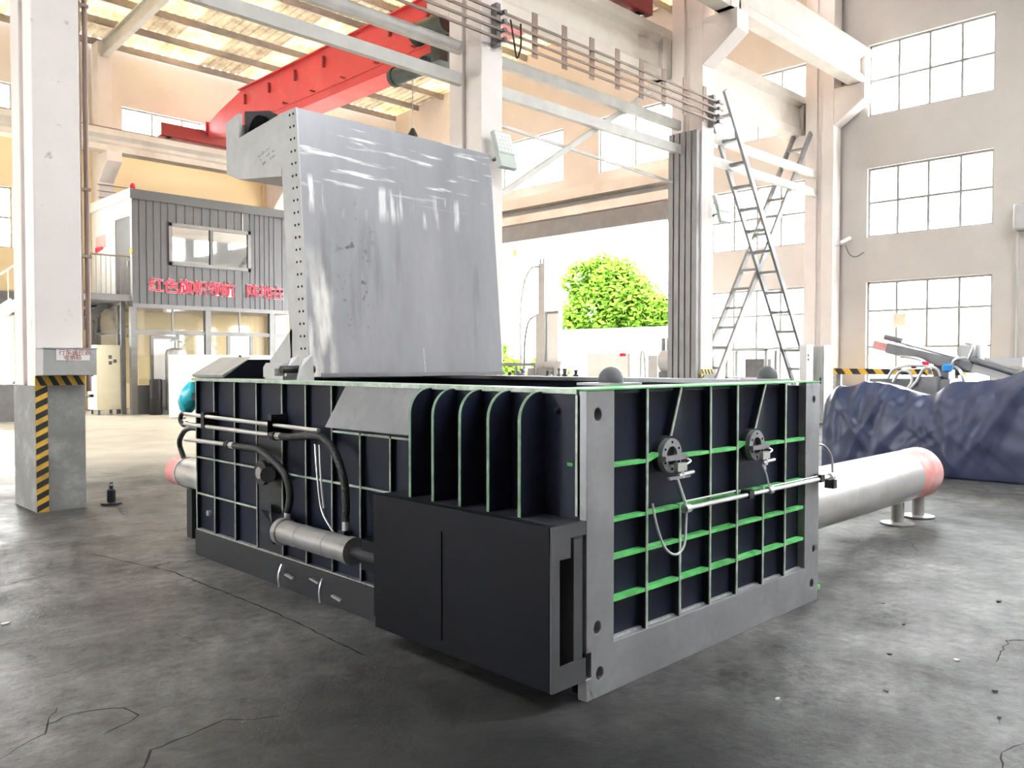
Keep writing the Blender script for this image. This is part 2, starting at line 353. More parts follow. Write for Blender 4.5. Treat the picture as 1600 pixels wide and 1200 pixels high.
    def build(s, name, m, parent=None, org=None, bevel=0, smooth=True, label=None, **k):
        if parent is not None: o = ORG[parent.name]
        else: o = Vector(org) if org is not None else s.base()
        me = bpy.data.meshes.new(name)
        me.from_pydata([tuple(p - o) for p in s.v], [], s.f); me.update()
        import bmesh
        bm = bmesh.new(); bm.from_mesh(me); bmesh.ops.recalc_face_normals(bm, faces=bm.faces); bm.to_mesh(me); bm.free()
        if smooth:
            me.polygons.foreach_set('use_smooth', [True] * len(me.polygons)); me.set_sharp_from_angle(angle=math.radians(35))
        me.materials.append(M[m] if isinstance(m, str) else m)
        ob = bpy.data.objects.new(name, me); COL.objects.link(ob)
        if parent is not None: ob.parent = parent
        else: ob.location = o
        ORG[ob.name] = o
        if bevel:
            b = ob.modifiers.new('bevel', 'BEVEL'); b.width = bevel; b.segments = 2; b.limit_method = 'ANGLE'; b.angle_limit = math.radians(50)
        if label: ob['label'] = label
        return ob
    def base(s):
        xs = [p.x for p in s.v]; ys = [p.y for p in s.v]; zs = [p.z for p in s.v]
        return Vector(((min(xs) + max(xs)) / 2, (min(ys) + max(ys)) / 2, min(zs)))

def tag(o, label, cat=None, group=None, kind=None):
    o['label'] = label
    if cat: o['category'] = cat
    if group: o['group'] = group
    if kind: o['kind'] = kind
    return o
def struct(o, label=None):
    o['kind'] = 'structure'
    if label: o['label'] = label
    return o
def thing(name, loc, label, cat, group=None):
    o = bpy.data.objects.new(name, None); COL.objects.link(o); o.location = loc; o.empty_display_size = 0.2
    ORG[o.name] = Vector(loc)
    return tag(o, label, cat, group)
def sroot(name, loc, label=None):
    o = bpy.data.objects.new(name, None); COL.objects.link(o); o.location = loc; ORG[o.name] = Vector(loc)
    return struct(o, label)
def inst(src, off, name=None):
    c = src.copy(); COL.objects.link(c); c.location = Vector(src.location) + Vector(off); ORG[c.name] = ORG[src.name]
    return c
def box(*a): return MB().box(*a)
def circ(c, r, n, ax):
    c = Vector(c); out = []
    for i in range(n):
        a = 2 * math.pi * i / n; x, y = r * math.cos(a), r * math.sin(a)
        out.append(c + (Vector((0, x, y)) if ax == 'X' else Vector((x, 0, y)) if ax == 'Y' else Vector((x, y, 0))))
    return out
def text(name, body, size, origin, xdir, updir, m, parent, depth=0.01, offset=0.0, align='LEFT', space=1.0):
    cu = bpy.data.curves.new(name, 'FONT'); cu.body = body; cu.size = size; cu.extrude = depth; cu.offset = offset
    cu.align_x = align; cu.space_character = space
    tmp = bpy.data.objects.new(name + '_tmp', cu); COL.objects.link(tmp)
    dg = bpy.context.evaluated_depsgraph_get(); me = bpy.data.meshes.new_from_object(tmp.evaluated_get(dg))
    bpy.data.objects.remove(tmp); me.name = name
    x = Vector(xdir).normalized(); u = Vector(updir).normalized(); z = x.cross(u)
    R = Matrix((x, u, z)).transposed().to_4x4(); R.translation = Vector(origin) - ORG[parent.name]
    me.transform(R); me.materials.clear(); me.materials.append(M[m])
    ob = bpy.data.objects.new(name, me); COL.objects.link(ob); ob.parent = parent; ORG[ob.name] = ORG[parent.name]
    return ob

# ================================================================= SETTING
XE, YB, XL, YF = 21.1, 28.3, -12.0, -10.0
struct(box(XL, XE + 0.24, YF, YB, -0.15, 0).build('floor', 'floor', org=(0, 0, 0)), 'worn grey concrete workshop floor with cracks, oil specks and painted press shade')
struct(box(-70, 110, -70, 110, -0.4, -0.16).build('yard_ground', 'yard', org=(0, 0, -0.4)), 'pale concrete yard outside the hall')

FL = bpy.data.objects['floor']
M['crack'] = mat('crack_dark', (0.012, 0.011, 0.010), 0.95)
def crack(pts, w, seed, jit=.03, name='floor_crack'):
    rn = random.Random(seed); P_ = []
    for (x0, y0), (x1, y1) in zip(pts[:-1], pts[1:]):
        n = max(2, int(math.hypot(x1 - x0, y1 - y0) / .05))
        for i in range(n):
            t = i / n; P_.append((x0 + (x1 - x0) * t + rn.uniform(-jit, jit), y0 + (y1 - y0) * t + rn.uniform(-jit, jit)))
    P_.append(pts[-1]); L_, R_ = [], []
    for i, (x, y) in enumerate(P_):
        a = P_[max(0, i - 1)]; b_ = P_[min(len(P_) - 1, i + 1)]; dx, dy = b_[0] - a[0], b_[1] - a[1]; d = math.hypot(dx, dy) or 1
        h = w * rn.uniform(.3, 1.0) * .5 * (0.25 if i in (0, len(P_) - 1) else 1)
        L_.append((x - dy / d * h, y + dx / d * h, .0012)); R_.append((x + dy / d * h, y - dx / d * h, .0012))
    return MB().grid([L_, R_]).build(name, 'crack', FL, smooth=False)
crack([(0.42, 2.72), (0.62, 2.66), (0.80, 2.86), (1.05, 2.93), (1.22, 3.22), (1.55, 3.28), (1.75, 3.15)], .012, 1, .014)
crack([(0.30, 2.50), (0.42, 2.72), (0.40, 2.95)], .009, 2, .012)
crack([(0.95, 3.75), (1.15, 3.8), (1.30, 3.72), (1.32, 3.58), (1.15, 3.5)], .010, 3, .012)
crack([(0.78, 3.55), (0.98, 3.68), (1.1, 3.92)], .008, 4, .012)
crack([(0.86, 2.30), (1.05, 2.36), (1.30, 2.42)], .010, 5, .015)
crack([(0.65, 4.9), (0.9, 4.95), (1.2, 5.0)], .010, 6, .015)
crack([(0.10, 3.6), (0.35, 3.9), (0.42, 4.2)], .012, 7, .02)
crack([(2.20, 6.9), (2.42, 5.9), (2.46, 4.6), (2.42, 3.5)], .014, 8, .006, 'floor_joint')
crack([(3.1, .75), (3.5, .9), (3.8, .85)], .008, 9, .012)
crack([(1.35, 6.3), (1.9, 6.5), (2.4, 6.4)], .008, 10, .015)
crack([(4.6, 1.2), (5.0, 1.25), (5.3, 1.1)], .008, 11, .012)

def wall(name, ax, a0, a1, u0, u1, z0, z1, holes, m, label):
    us = sorted({u0, u1} | {h[0] for h in holes} | {h[1] for h in holes}); zs = sorted({z0, z1} | {h[2] for h in holes} | {h[3] for h in holes})
    b = MB()
    for i in range(len(us) - 1):
        run = None
        for j in range(len(zs) - 1):
            cu, cz = (us[i] + us[i + 1]) / 2, (zs[j] + zs[j + 1]) / 2
            solid = not any(h[0] < cu < h[1] and h[2] < cz < h[3] for h in holes)
            if solid:
                if run is None: run = zs[j]
            if run is not None and (not solid or j == len(zs) - 2):
                top = zs[j + 1] if solid else zs[j]
                if ax == 'X': b.box(a0, a1, us[i], us[i + 1], run, top)
                else: b.box(us[i], us[i + 1], a0, a1, run, top)
                run = None
    return struct(b.build(name, m, org=(0, 0, 0)), label)

WZ = [(0.9, 3.54), (4.67, 6.39), (7.69, 9.46)]
colsR = [(-2.95, -0.1), (1.3, 4.15), (5.7, 8.55), (10.2, 13.05)]
colsU = [(14.4, 17.25), (18.8, 21.75), (23.2, 26.15)]
DOOR = (14.4, 22.0, 0.0, 5.97)
hE = [(a, b, z0, z1) for a, b in colsR for z0, z1 in WZ] + [(a, b) + WZ[2] for a, b in colsU] + [DOOR]
wall('wall_right', 'X', XE, XE + 0.24, YF, YB + 0.24, 0, 12.6, hE, 'wall', 'cream end wall with rows of tall windows and a wide doorway')
hB = [(10.1, 13.15, 8.85, 9.88), (3.95, 6.95, 8.85, 9.88), (3.95, 6.92, 4.95, 6.78), (3.95, 6.9, 0.0, 2.9), (16.1, 19.1, 8.85, 9.88), (16.1, 19.1, 4.95, 6.78), (-2, 1, 4.95, 6.78)]
wall('wall_back', 'Y', YB, YB + 0.24, XL, XE, 0, 11.9, hB, 'backwall', 'back wall, yellow below and stained pinkish cream above')
hL = [(11.5, 15.5, 1.2, 6.4)]
wall('wall_left', 'X', XL - 0.24, XL, YF, YB, 0, 12.6, hL, 'wall', 'cream end wall behind the camera')
wall('wall_front', 'Y', YF - 0.24, YF, XL, XE, 0, 12.0, [], 'wall', 'cream side wall behind the camera')

WN = [0]
def window(ax, pos, u0, u1, z0, z1, us, zs, label, fr=0.05, full=True):
    WN[0] += 1
    loc = (pos, (u0 + u1) / 2, z0) if ax == 'X' else ((u0 + u1) / 2, pos, z0)
    w = sroot('window_%d' % WN[0], loc, label)
    def B(mb, a, b, c, d, t):
        if ax == 'X': mb.box(pos - t, pos + t, a, b, c, d)
        else: mb.box(a, b, pos - t, pos + t, c, d)
        return mb
    f = MB(); B(f, u0, u1, z0, z0 + fr, .035); B(f, u0, u1, z1 - fr, z1, .035); B(f, u0, u0 + fr, z0 + fr, z1 - fr, .035); B(f, u1 - fr, u1, z0 + fr, z1 - fr, .035)
    f.build('window_frame', 'frame', w)
    U = [u0 + fr] + us + [u1 - fr]; Z = [z0 + fr] + zs + [z1 - fr]
    for u in us: B(MB(), u - .028, u + .028, z0 + fr, z1 - fr, .028).build('mullion', 'frame', w)
    for z in zs:
        for i in range(len(U) - 1): B(MB(), U[i] + (.02 if i else 0), U[i + 1] - (.02 if i < len(U) - 2 else 0), z - .028, z + .028, .026).build('glazing_bar', 'frame', w)
    for i in range(len(U) - 1):
        for j in range(len(Z) - 1):
            B(MB(), U[i] + .004, U[i + 1] - .004, Z[j] + .004, Z[j + 1] - .004, .003).build('pane', 'glass', w)
    return w
def portal(ax, pos, u0, u1, z0, z1, inward):
    L = bpy.data.lights.new('daylight_portal', 'AREA'); L.shape = 'RECTANGLE'
    L.size = u1 - u0; L.size_y = z1 - z0; L.cycles.is_portal = True
    o = bpy.data.objects.new('daylight_portal', L); COL.objects.link(o)
    if ax == 'X': o.location = (pos, (u0 + u1) / 2, (z0 + z1) / 2); o.rotation_euler = (math.pi / 2, 0, math.pi / 2 if inward < 0 else -math.pi / 2)
    else: o.location = ((u0 + u1) / 2, pos, (z0 + z1) / 2); o.rotation_euler = (math.pi / 2, 0, math.pi if inward < 0 else 0)
    # area lights shine along local -Z
    d = Vector((inward, 0, 0)) if ax == 'X' else Vector((0, inward, 0))
    o.rotation_euler = d.to_track_quat('-Z', 'Y').to_euler()
def q(a, b, n): return [a + (b - a) * i / n for i in range(1, n)]
pw = XE + 0.12
names = ['well beyond the right edge', 'just right of the picture', 'right of the end column', 'behind the crossed ladders']
for ci, (a, b) in enumerate(colsR):
    for ri, (z0, z1) in enumerate(WZ):
        zs = [2.81, 1.9] if ri == 0 else [(z0 + z1) / 2]
        window('X', pw, a, b, z0, z1, q(a, b, 4), zs, ['lower', 'middle', 'upper'][ri] + ' window of the end wall ' + names[ci])
for ci, (a, b) in enumerate(colsU):
    window('X', pw, a, b, *WZ[2], q(a, b, 2), [], 'high window over the wide doorway, ' + ['beside the ducted column', 'left one', 'in the far corner'][ci])
for k, (a, b, z0, z1) in enumerate(hB):
    if k == 3: continue
    window('Y', YB + 0.12, a, b, z0, z1, q(a, b, 3), [] if z1 - z0 < 1.2 else [(z0 + z1) / 2], 'window in the back wall, ' + ['above the grey office', 'high, behind the striped column', 'mid height, behind the striped column', '', 'high, behind the raised lid', 'mid height, behind the raised lid', 'far left'][k])
for (a, b, z0, z1) in hE: portal('X', XE + 0.26, a, b, z0, z1, -1)
for (a, b, z0, z1) in hB: portal('Y', YB + 0.26, a, b, z0, z1, -1)
for (a, b, z0, z1) in hL: portal('X', XL - 0.26, a, b, z0, z1, 1)

# wide doorway
d1 = sroot('door_1', (XE, 18.2, 0), 'wide open doorway with rolled shutter housing over it')
box(XE - 0.55, XE - 0.02, 14.2, 22.2, 5.75, 6.32).build('shutter_housing', 'alu', d1, bevel=.02)
box(XE - 0.62, XE - 0.56, 14.15, 22.25, 6.35, 6.62).build('shutter_beam', 'beam', d1)
for y in (14.32, 22.08): box(XE - 0.14, XE - 0.01, y - .08, y + .08, 0, 5.75).build('guide_rail', 'alu', d1)
MB().tube([(XE - .4, 20.7, 5.75), (XE - .4, 20.7, 5.5)], .012).build('pull_cord', 'yellow', d1)
MB().lathe((XE - .4, 20.7, 5.25), [(.02, 0), (.07, .05), (.07, .2), (.02, .26)], 10).build('pull_handle', 'yellow', d1)

# ceiling: near bay slab and far bay rafters, purlins and sheets
ce = sroot('ceiling', (0, 0, 11.5), 'sheet roof on steel purlins with stained translucent panels')
SKY = [(-7.5, -2.5, 5.0, 8.0), (5.0, 13.0, -7.0, -2.2)]  # unseen skylights; the second is added to light the press front and floor
gx_ = sorted({XL, XE + .3} | {q_ for k_ in SKY for q_ in k_[:2]}); gy_ = sorted({YF - .3, 9.6} | {q_ for k_ in SKY for q_ in k_[2:]})
nr = MB()
for a_, b_ in zip(gx_[:-1], gx_[1:]):
    for c_, d_ in zip(gy_[:-1], gy_[1:]):
        if not any(k_[0] < (a_ + b_) / 2 < k_[1] and k_[2] < (c_ + d_) / 2 < k_[3] for k_ in SKY): nr.box(a_, b_, c_, d_, 11.95, 12.1)
nr.build('near_bay_roof', 'ceil', ce)
for k_ in SKY:
    box(k_[0] + .01, k_[1] - .01, k_[2] + .01, k_[3] - .01, 12.0, 12.01).build('unseen_skylight_pane', 'glass', ce)
    Lp = bpy.data.lights.new('daylight_portal', 'AREA'); Lp.shape = 'RECTANGLE'; Lp.size = k_[1] - k_[0]; Lp.size_y = k_[3] - k_[2]; Lp.cycles.is_portal = True
    op = bpy.data.objects.new('daylight_portal', Lp); COL.objects.link(op); op.location = ((k_[0] + k_[1]) / 2, (k_[2] + k_[3]) / 2, 12.12)
YR = 19.0; ZE, ZR = 11.62, 12.25
def roofz(y): return ZE + (ZR - ZE) * (1 - abs(y - YR) / (YB - YR)) if y >= YR else ZE + (ZR - ZE) * (1 - (YR - y) / (YR - 9.6))
ys = [9.75 + (YR - 9.75) * i / 6 for i in range(7)] + [YR + (YB - YR - .1) * i / 6 for i in range(1, 7)]
for y in ys:
    z = roofz(y); MB().box(XL, XE, y - .04, y + .04, z, z + .2).build('purlin', 'purlin', ce)
for x in (3.35, 9.4, 15.4):
    for (ya, yb) in ((9.9, YR), (YR, YB)):
        a = MB(); za, zb = roofz(ya) - .02, roofz(yb) - .02
        a.prism([(x - .1, ya, za - .5), (x - .1, yb, zb - .5), (x - .1, yb, zb - .46), (x - .1, ya, za - .46)], (.2, 0, 0))
        a.prism([(x - .012, ya, za - .46), (x - .012, yb, zb - .46), (x - .012, yb, zb - .04), (x - .012, ya, za - .04)], (.024, 0, 0))
        a.prism([(x - .1, ya, za - .04), (x - .1, yb, zb - .04), (x - .1, yb, zb), (x - .1, ya, za)], (.2, 0, 0))
        a.build('rafter', 'rafter', ce)
def sheet(dy, dz, w):
    rows = []; n = 5
    for t in (0, 1):
        r = []
        for i in range(n):
            for (f, h) in ((0, 0), (.55, 0), (.65, .05), (.9, .05)):
                r.append((w * (i + f) / n, dy * t, dz * t + h))
        r.append((w, dy, dz) if t else (w, 0, 0)); rows.append(r)
    return MB().grid(rows)
SHEETS = {}
for i in range(len(ys) - 1):
    y0, y1 = ys[i], ys[i + 1]; z0, z1 = roofz(y0) + .2, roofz(y1) + .2
    for k in range(12):
        x = 4.0 + 1.44 * k; w = 1.40
        kind = 'roofdull' if (k % 4 == 2 or (k + i) % 7 == 0) else 'rooflit'
        key = (kind, round(y1 - y0, 3), round(z1 - z0, 3))
        if key not in SHEETS:
            o = sheet(y1 - y0, z1 - z0, 1.44); o.v = [p + Vector((0, 0, 0)) + ORG['ceiling'] for p in o.v]
            SHEETS[key] = o.build('roof_sheet', kind, ce, smooth=False); SHEETS[key].location = (x, y0, z0 - 11.5)
        else:
            c = SHEETS[key].copy(); COL.objects.link(c); c.location = (x, y0, z0 - 11.5)
for ya, yb in ((9.6, YR), (YR, YB)):
    a = MB(); za, zb = roofz(ya) + .21, roofz(yb) + .21
    a.add([(XL, ya, za), (4.0, ya, za), (4.0, yb, zb), (XL, yb, zb)], [(0, 1, 2, 3)]); a.build('roof_cover', 'ceil', ce, smooth=False)

# ---- columns
def column(x0, label, far=False, guard=True, corb=True):
    x1 = x0 + .44; y0, y1 = 9.2, 9.94
    c = sroot('column', (x0 + .22, 9.57, 0), label)
    s = MB()
    # I-shaped shaft: two flanges and a recessed web
    s.box(x0, x1, y0, y0 + .30, 0, 11.7); s.box(x0, x1, y1 - .30, y1, 0, 11.7); s.box(x0 + .07, x1 - .07, y0 + .30, y1 - .30, 0, 11.7)
    s.build('shaft', 'column', c, bevel=.012)
    if corb:
        MB().prism([(x0, y0, 7.5), (x0, 8.43, 8.03), (x0, 8.43, 8.42), (x0, y0, 8.42)], (.44, 0, 0)).build('corbel', 'column', c, bevel=.012)
        MB().prism([(x0, y1, 6.9), (x0, 10.5, 7.15), (x0, 10.5, 7.4), (x0, y1, 7.4)], (.44, 0, 0)).build('corbel', 'column', c, bevel=.012)
    if guard:
        g = MB(); t = .012
        g.box(x0 - t, x0, y0 - t, y1 + t, 0, 1.27); g.box(x1, x1 + t, y0 - t, y1 + t, 0, 1.27); g.box(x0, x1, y0 - t, y0, 0, 1.27); g.box(x0, x1, y1, y1 + t, 0, 1.27)
        g.build('column_guard', 'jacket', c)
        yy = y0 - t - .004
        box(x0 - .01, x0 + .10, yy, y0 - t, 0, 1.27).build('warning_strip', 'yellow', c)
        n = 11
        for i in range(n):
            z = i * 1.27 / n
            MB().prism([(x0 - .01, yy - .003, z), (x0 + .10, yy - .003, z + .055), (x0 + .10, yy - .003, min(1.27, z + .115)), (x0 - .01, yy - .003, z + .06)], (0, .003, 0)).build('stripe', 'black', c)
        box(x0 - .01, x1 + .014, yy, y0, 1.272, 1.37).build('warning_strip', 'yellow', c)
        for i in range(4):
            a = x0 - .01 + i * .116
            MB().prism([(a + .05, yy - .003, 1.272), (a + .11, yy - .003, 1.272), (a + .05, yy - .003, 1.37), (a, yy - .003, 1.37)], (0, .003, 0)).build('stripe', 'black', c)
    return c
cA = column(2.43, 'cream concrete column with striped grey guard, left foreground')
cB = column(8.48, 'cream column half hidden by the raised lid')
cC = column(14.53, 'cream column clad with grey vertical ducts')
cD = column(20.58, 'cream column at the end wall behind the ladder')
for x, r in ((2.90, .022), (2.965, .026)):
    MB().tube([(x, 9.32, 1.2), (x, 9.32, 6), (x, 9.32, 11.5)], r, 10, 1).build('conduit', 'gold', cA)
for z in (1.6, 2.6, 3.3, 5.2, 7.4): box(2.87, 3.0, 9.29, 9.35, z, z + .03).build('pipe_clip', 'gold', cA)
for i in range(5):
    y = 9.24 + i * .142
    MB().box(14.40, 14.525, y, y + .115, 0.1, 6.2).build('duct', 'ductgrey', cC, bevel=.01)
box(14.42, 14.53, 9.2, 9.94, 0, .1).build('duct_base', 'machine', cC)
for k in range(3):   # pilasters of the back wall
    x = 3.35 + 6.05 * k
    p = sroot('column', (x, 28.0, 0), 'back wall pilaster ' + ['behind the striped column', 'left of the grey office', 'behind the raised lid'][k])
    box(x - .22, x + .22, 27.7, 28.29, 0, 11.6).build('shaft', 'column', p)
    MB().prism([(x - .22, 27.7, 7.2), (x - .22, 26.95, 7.75), (x - .22, 26.95, 8.05), (x - .22, 27.7, 8.05)], (.44, 0, 0)).build('corbel', 'column', p)

# ---- runway beams and tie beams
def runway(x0, x1, yc, z0, z1, label, w=.34):
    o = MB(); o.prism([(x0, yc - w / 2, z0), (x0, yc + w / 2, z0), (x0, yc + w / 2, z0 + .18), (x0, yc + w / 4, z0 + .28), (x0, yc + w / 4, z1 - .28), (x0, yc + w * .62, z1 - .18), (x0, yc + w * .62, z1),
             (x0, yc - w * .62, z1), (x0, yc - w * .62, z1 - .18), (x0, yc - w / 4, z1 - .28), (x0, yc - w / 4, z0 + .28), (x0, yc - w / 2, z0 + .18)], (x1 - x0, 0, 0))
    for x in (x0, x1 - .3): o.box(x, x + .3, yc - w * .55, yc + w * .55, z0, z1 - .05)
    r = sroot('runway_beam', ((x0 + x1) / 2, yc, z0), label)
    o.build('girder', 'beam', r)
    box(x0, x1, yc - .05, yc + .05, z1, z1 + .11).build('crane_rail', 'purlin', r)
    return r
cols = [-3.4, 2.65, 8.70, 14.75, 20.80]
nm = ['off left', 'between striped column and middle column', 'between the middle and ducted columns', 'between the ducted and end columns']
for k in range(4):
    a, b = cols[k] + .03, cols[k + 1] - .03
    runway(a, b if k < 3 else 21.05, 8.68, 8.43, 9.32, 'near crane runway girder ' + nm[k])
    runway(a, b if k < 3 else 21.05, 10.27, 7.41, 8.45, 'far side crane runway girder ' + nm[k])
runway(-4, 21.0, 27.25, 8.06, 8.72, 'crane runway girder along the back wall', w=.5)
for (x0, x1, w_) in ((2.9, 8.46, 'left of the middle column'), (8.95, 14.38, 'left of the ducted column'), (15.0, 20.55, 'behind the crossed ladders')):
    for z, nmz in ((6.33, 'upper'), (5.85, 'lower')):
        o = MB(); o.box(x0, x1, 9.60, 9.615, z - .09, z + .09); o.box(x0, x1, 9.615, 9.70, z - .09, z - .075); o.box(x0, x1, 9.615, 9.70, z + .075, z + .09)
        struct(o.build('tie_beam', 'rafter'), nmz + ' steel channel tie ' + w_)
struct(MB().bar((8.96, 9.78, 3.95), (13.6, 9.78, 6.9), .09, .09).build('brace', 'rafter'), 'long diagonal steel brace rising to the ducted column')
struct(MB().bar((8.96, 9.84, 5.42), (14.4, 9.84, 5.22), .05, .05).build('brace', 'rafter'), 'thin near level steel brace over the doorway')
struct(box(XE - .5, XE - .01, 14.2, 28.2, 6.9, 7.25).build('trim_1', 'beam'), 'concrete lintel ledge over the doorway')

# ================================================================= THE BALING PRESS
X0, X1, Y0, Y1, HB = 2.774, 5.05, 2.33, 6.32, 1.378
P = thing('baling_press', (3.9, 4.3, 0), 'large dark scrap metal baling press with green ribs and raised grey lid', 'press')
# shell
sh = box(X0 + .035, X0 + .10, Y0 + .04, Y1, 0.0, HB - .02).build('side_panel', 'panel', P)
box(X0, X0 + .035, Y0 + .04, 3.40, 0.80, HB - .02).build('side_panel', 'panel', P)
box(X1 - .10, X1 - .02, Y0 + .04, Y1, 0, HB - .02).build('side_panel', 'panel', P)
box(X0 + .10, X1 - .10, Y1 - .08, Y1 - .02, 0, HB - .02).build('rear_panel', 'panel', P)
box(X0 + .10, X1 - .10, Y0 + .11, Y1 - .08, .15, .20).build('chamber_floor', 'steeldark', P)
box(X0, X0 + .035, 3.62, Y1, 0, .198).build('base_plate', 'steeldark', P, bevel=.003)
box(2.968, 4.865, Y0 + .05, Y0 + .11, .226, HB - .02).build('front_panel', 'panel', P)
# front frame with holes
def hole(x, z, rx=.026): return [(x + rx * math.cos(a), Y0, z + rx * 1.15 * math.sin(a)) for a in [2 * math.pi * i / 16 for i in range(16)]]
fl = [(X0, Y0, 0), (X0, Y0, .10), (X0 + .035, Y0, .10), (X0 + .035, Y0, .215), (X0, Y0, .215), (X0, Y0, HB), (2.968, Y0, HB), (2.968, Y0, .226), (4.865, Y0, .226), (4.865, Y0, HB), (X1, Y0, HB), (X1, Y0, 0)]
MB().plate(fl, [hole(2.85, 1.27), hole(2.85, .316), hole(2.868, .107), hole(4.972, 1.272, .02), hole(4.962, .115), hole(4.985, .329, .02)], (0, .05, 0)).build('front_frame', 'steel', P, bevel=.003)
box(X0 + .01, 2.96, Y0 + .06, Y0 + .09, .02, HB - .03).build('post_backing', 'hole', P)
box(4.87, X1 - .01, Y0 + .06, Y0 + .09, .02, HB - .03).build('post_backing', 'hole', P)
# top rims
box(X0 - .012, X0 + .15, Y0 + .05, Y1 + .02, HB - .018, HB + .006).build('top_rim', 'ribpale', P, bevel=.003)
box(X0 - .004, X1 + .004, Y0 - .004, Y0 + .22, HB + .001, HB + .008).build('top_rim', 'rib', P)
box(X1 - .13, X1 + .01, Y0 + .22, Y1 + .02, HB - .02, HB + .012).build('top_rim', 'steel', P, bevel=.003)
box(X0 + .15, X1 - .13, Y1 - .15, Y1 + .02, HB - .018, HB + .006).build('top_rim', 'steel', P)
box(X0 + .15, X0 + .20, Y0 + .22, 5.0, .9, HB - .02).build('inner_lip', 'steeldark', P)
# front ribs
YA, YBk = Y0 + .004, Y0 + .05
def frib(x, z0, z1):
    o = box(x - .007, x + .007, YA + .006, YBk, z0, z1).build('vertical_rib', 'panel', P)
    box(x - .008, x + .008, YA, YA + .006, z0, z1).build('rib_edge', 'ribpale', o)
zt = HB - .001
for x in (3.228, 3.788, 4.061, 4.615): frib(x, .226, zt)
frib(3.509, .226, .79); frib(4.35, .226, .79)
def dribs(xa, za, xb, zb):
    o = MB().prism([(xa - .007, YA + .006, za), (xa + .007, YA + .006, za), (xb + .007, YA + .006, zb), (xb - .007, YA + .006, zb)], (0, YBk - YA - .006, 0)).build('slanted_rib', 'panel', P)
    MB().prism([(xa - .008, YA, za), (xa + .008, YA, za), (xb + .008, YA, zb), (xb - .008, YA, zb)], (0, .006, 0)).build('rib_edge', 'ribpale', o)
dribs(3.425, 1.14, 3.515, zt); dribs(4.255, 1.13, 4.37, zt)
xs = [2.968, 3.228, 3.509, 3.788, 4.061, 4.35, 4.615, 4.865]
for z in (.608, .414):
    for i in range(len(xs) - 1): box(xs[i] + .008, xs[i + 1] - .008, YA + .004, YBk, z - .009, z + .009).build('level_rib', 'rib', P)
for i in range(len(xs) - 1):
    box(xs[i] + .008, xs[i + 1] - .008, YA + .004, YBk, .772, .788).build('level_rib', 'rib', P)
for a, b in ((2.968, 3.22), (3.236, 3.325), (3.49, 3.78), (3.796, 4.053), (4.069, 4.15), (4.33, 4.607), (4.623, 4.865)):
    zz = .012 if a in (3.236, 4.069) else 0
    MB().prism([(a, YA + .004, 1.023), (b, YA + .004, 1.023 + zz * 2), (b, YA + .004, 1.041 + zz * 2), (a, YA + .004, 1.041)], (0, YBk - YA - .004, 0)).build('level_rib', 'rib', P)
box(2.968, 4.865, Y0 + .03, Y0 + .049, .226, .234).build('weld_seam', 'weld', P)
# rotary flanges on the front
for fx, fz in ((3.409, 1.045), (4.243, 1.037)):
    out = [(fx + .085 * math.cos(a), Y0 - .012, fz + .085 * math.sin(a)) for a in [2 * math.pi * i / 28 for i in range(28)]]
    inn = [(fx + .046 * math.cos(a), Y0 - .012, fz + .046 * math.sin(a)) for a in [2 * math.pi * i / 20 for i in range(20)]]
    fo = MB().plate(out, [inn], (0, .03, 0)).build('flange_ring', 'steel', P)
    for i in range(6):
        a = math.radians(30 + 60 * i); MB().cyl((fx + .066 * math.cos(a), Y0 - .0145, fz + .066 * math.sin(a)), (fx + .066 * math.cos(a), Y0 - .011, fz + .066 * math.sin(a)), .006, 10).build('bolt', 'hole', fo)
    MB().cyl((fx, Y0 + .01, fz), (fx, Y0 + .055, fz), .045, 20).build('hub', 'steeldark', P)
    MB().cyl((fx, Y0 + .018, fz), (fx, Y0 + .049, fz), .085, 20).build('flange_seat', 'steeldark', P)
    box(fx - .085, fx + .10, Y0 - .035, Y0 - .012, fz - .022, fz + .002).build('sensor_bar', 'steel', P)
    sb = box(fx - .02, fx + .06, Y0 - .06, Y0 - .036, fz - .075, fz - .035).build('sensor_bracket', 'silver', P)
    MB().cyl((fx + .0, Y0 - .05, fz - .095), (fx + .13, Y0 - .05, fz - .088), .009, 10).build('sensor', 'chrome', sb)
    MB().cyl((fx + .03, Y0 - .05, fz - .11), (fx + .03, Y0 - .05, fz - .07), .012, 10).build('sensor_nut', 'chrome', sb)
    MB().tube([(fx + .1, Y0 - .03, fz - .02), (fx + .12, Y0 - .04, fz - .035), (fx + .04, Y0 - .05, fz - .05)], .005, 6).build('sensor_cable', 'chrome', sb)
box(3.32, 3.50, Y0 - .06, Y0 - .045, .935, .947).build('sensor_shelf', 'steel', P)
# pipe run along the front
YP = Y0 - .035
MB().tube([(3.50, YP, .775), (5.15, YP, .775)], .0115, 10, 1).build('pipe', 'chrome', P)
MB().tube([(3.52, YP + .03, .803), (4.02, YP + .03, .803)], .005, 8, 1).build('pipe', 'chrome', P)
MB().tube([(4.33, YP + .01, .793), (5.05, YP + .01, .793)], .004, 8, 1).build('pipe', 'chrome', P)
MB().tube([(3.42, YP, .93), (3.50, YP, .79)], .008, 8, 1).build('pipe', 'chrome', P)
MB().tube([(4.26, YP, .93), (4.30, YP, .88), (4.34, YP, .80)], .006, 8).build('pipe', 'chrome', P)
MB().tube([(4.285, YP, .94), (4.30, YP, .90)], .006, 8, 1).build('pipe', 'chrome', P)
for x in (3.505, 4.35, 5.15): MB().cyl((x - .022, YP, .775), (x + .022, YP, .775), .022, 12).build('pipe_fitting', 'chrome', P)
for x in (4.12, 5.0):
    box(x - .025, x + .025, YP - .016, Y0 + .004, .755, .80).build('pipe_clamp', 'steeldark', P)
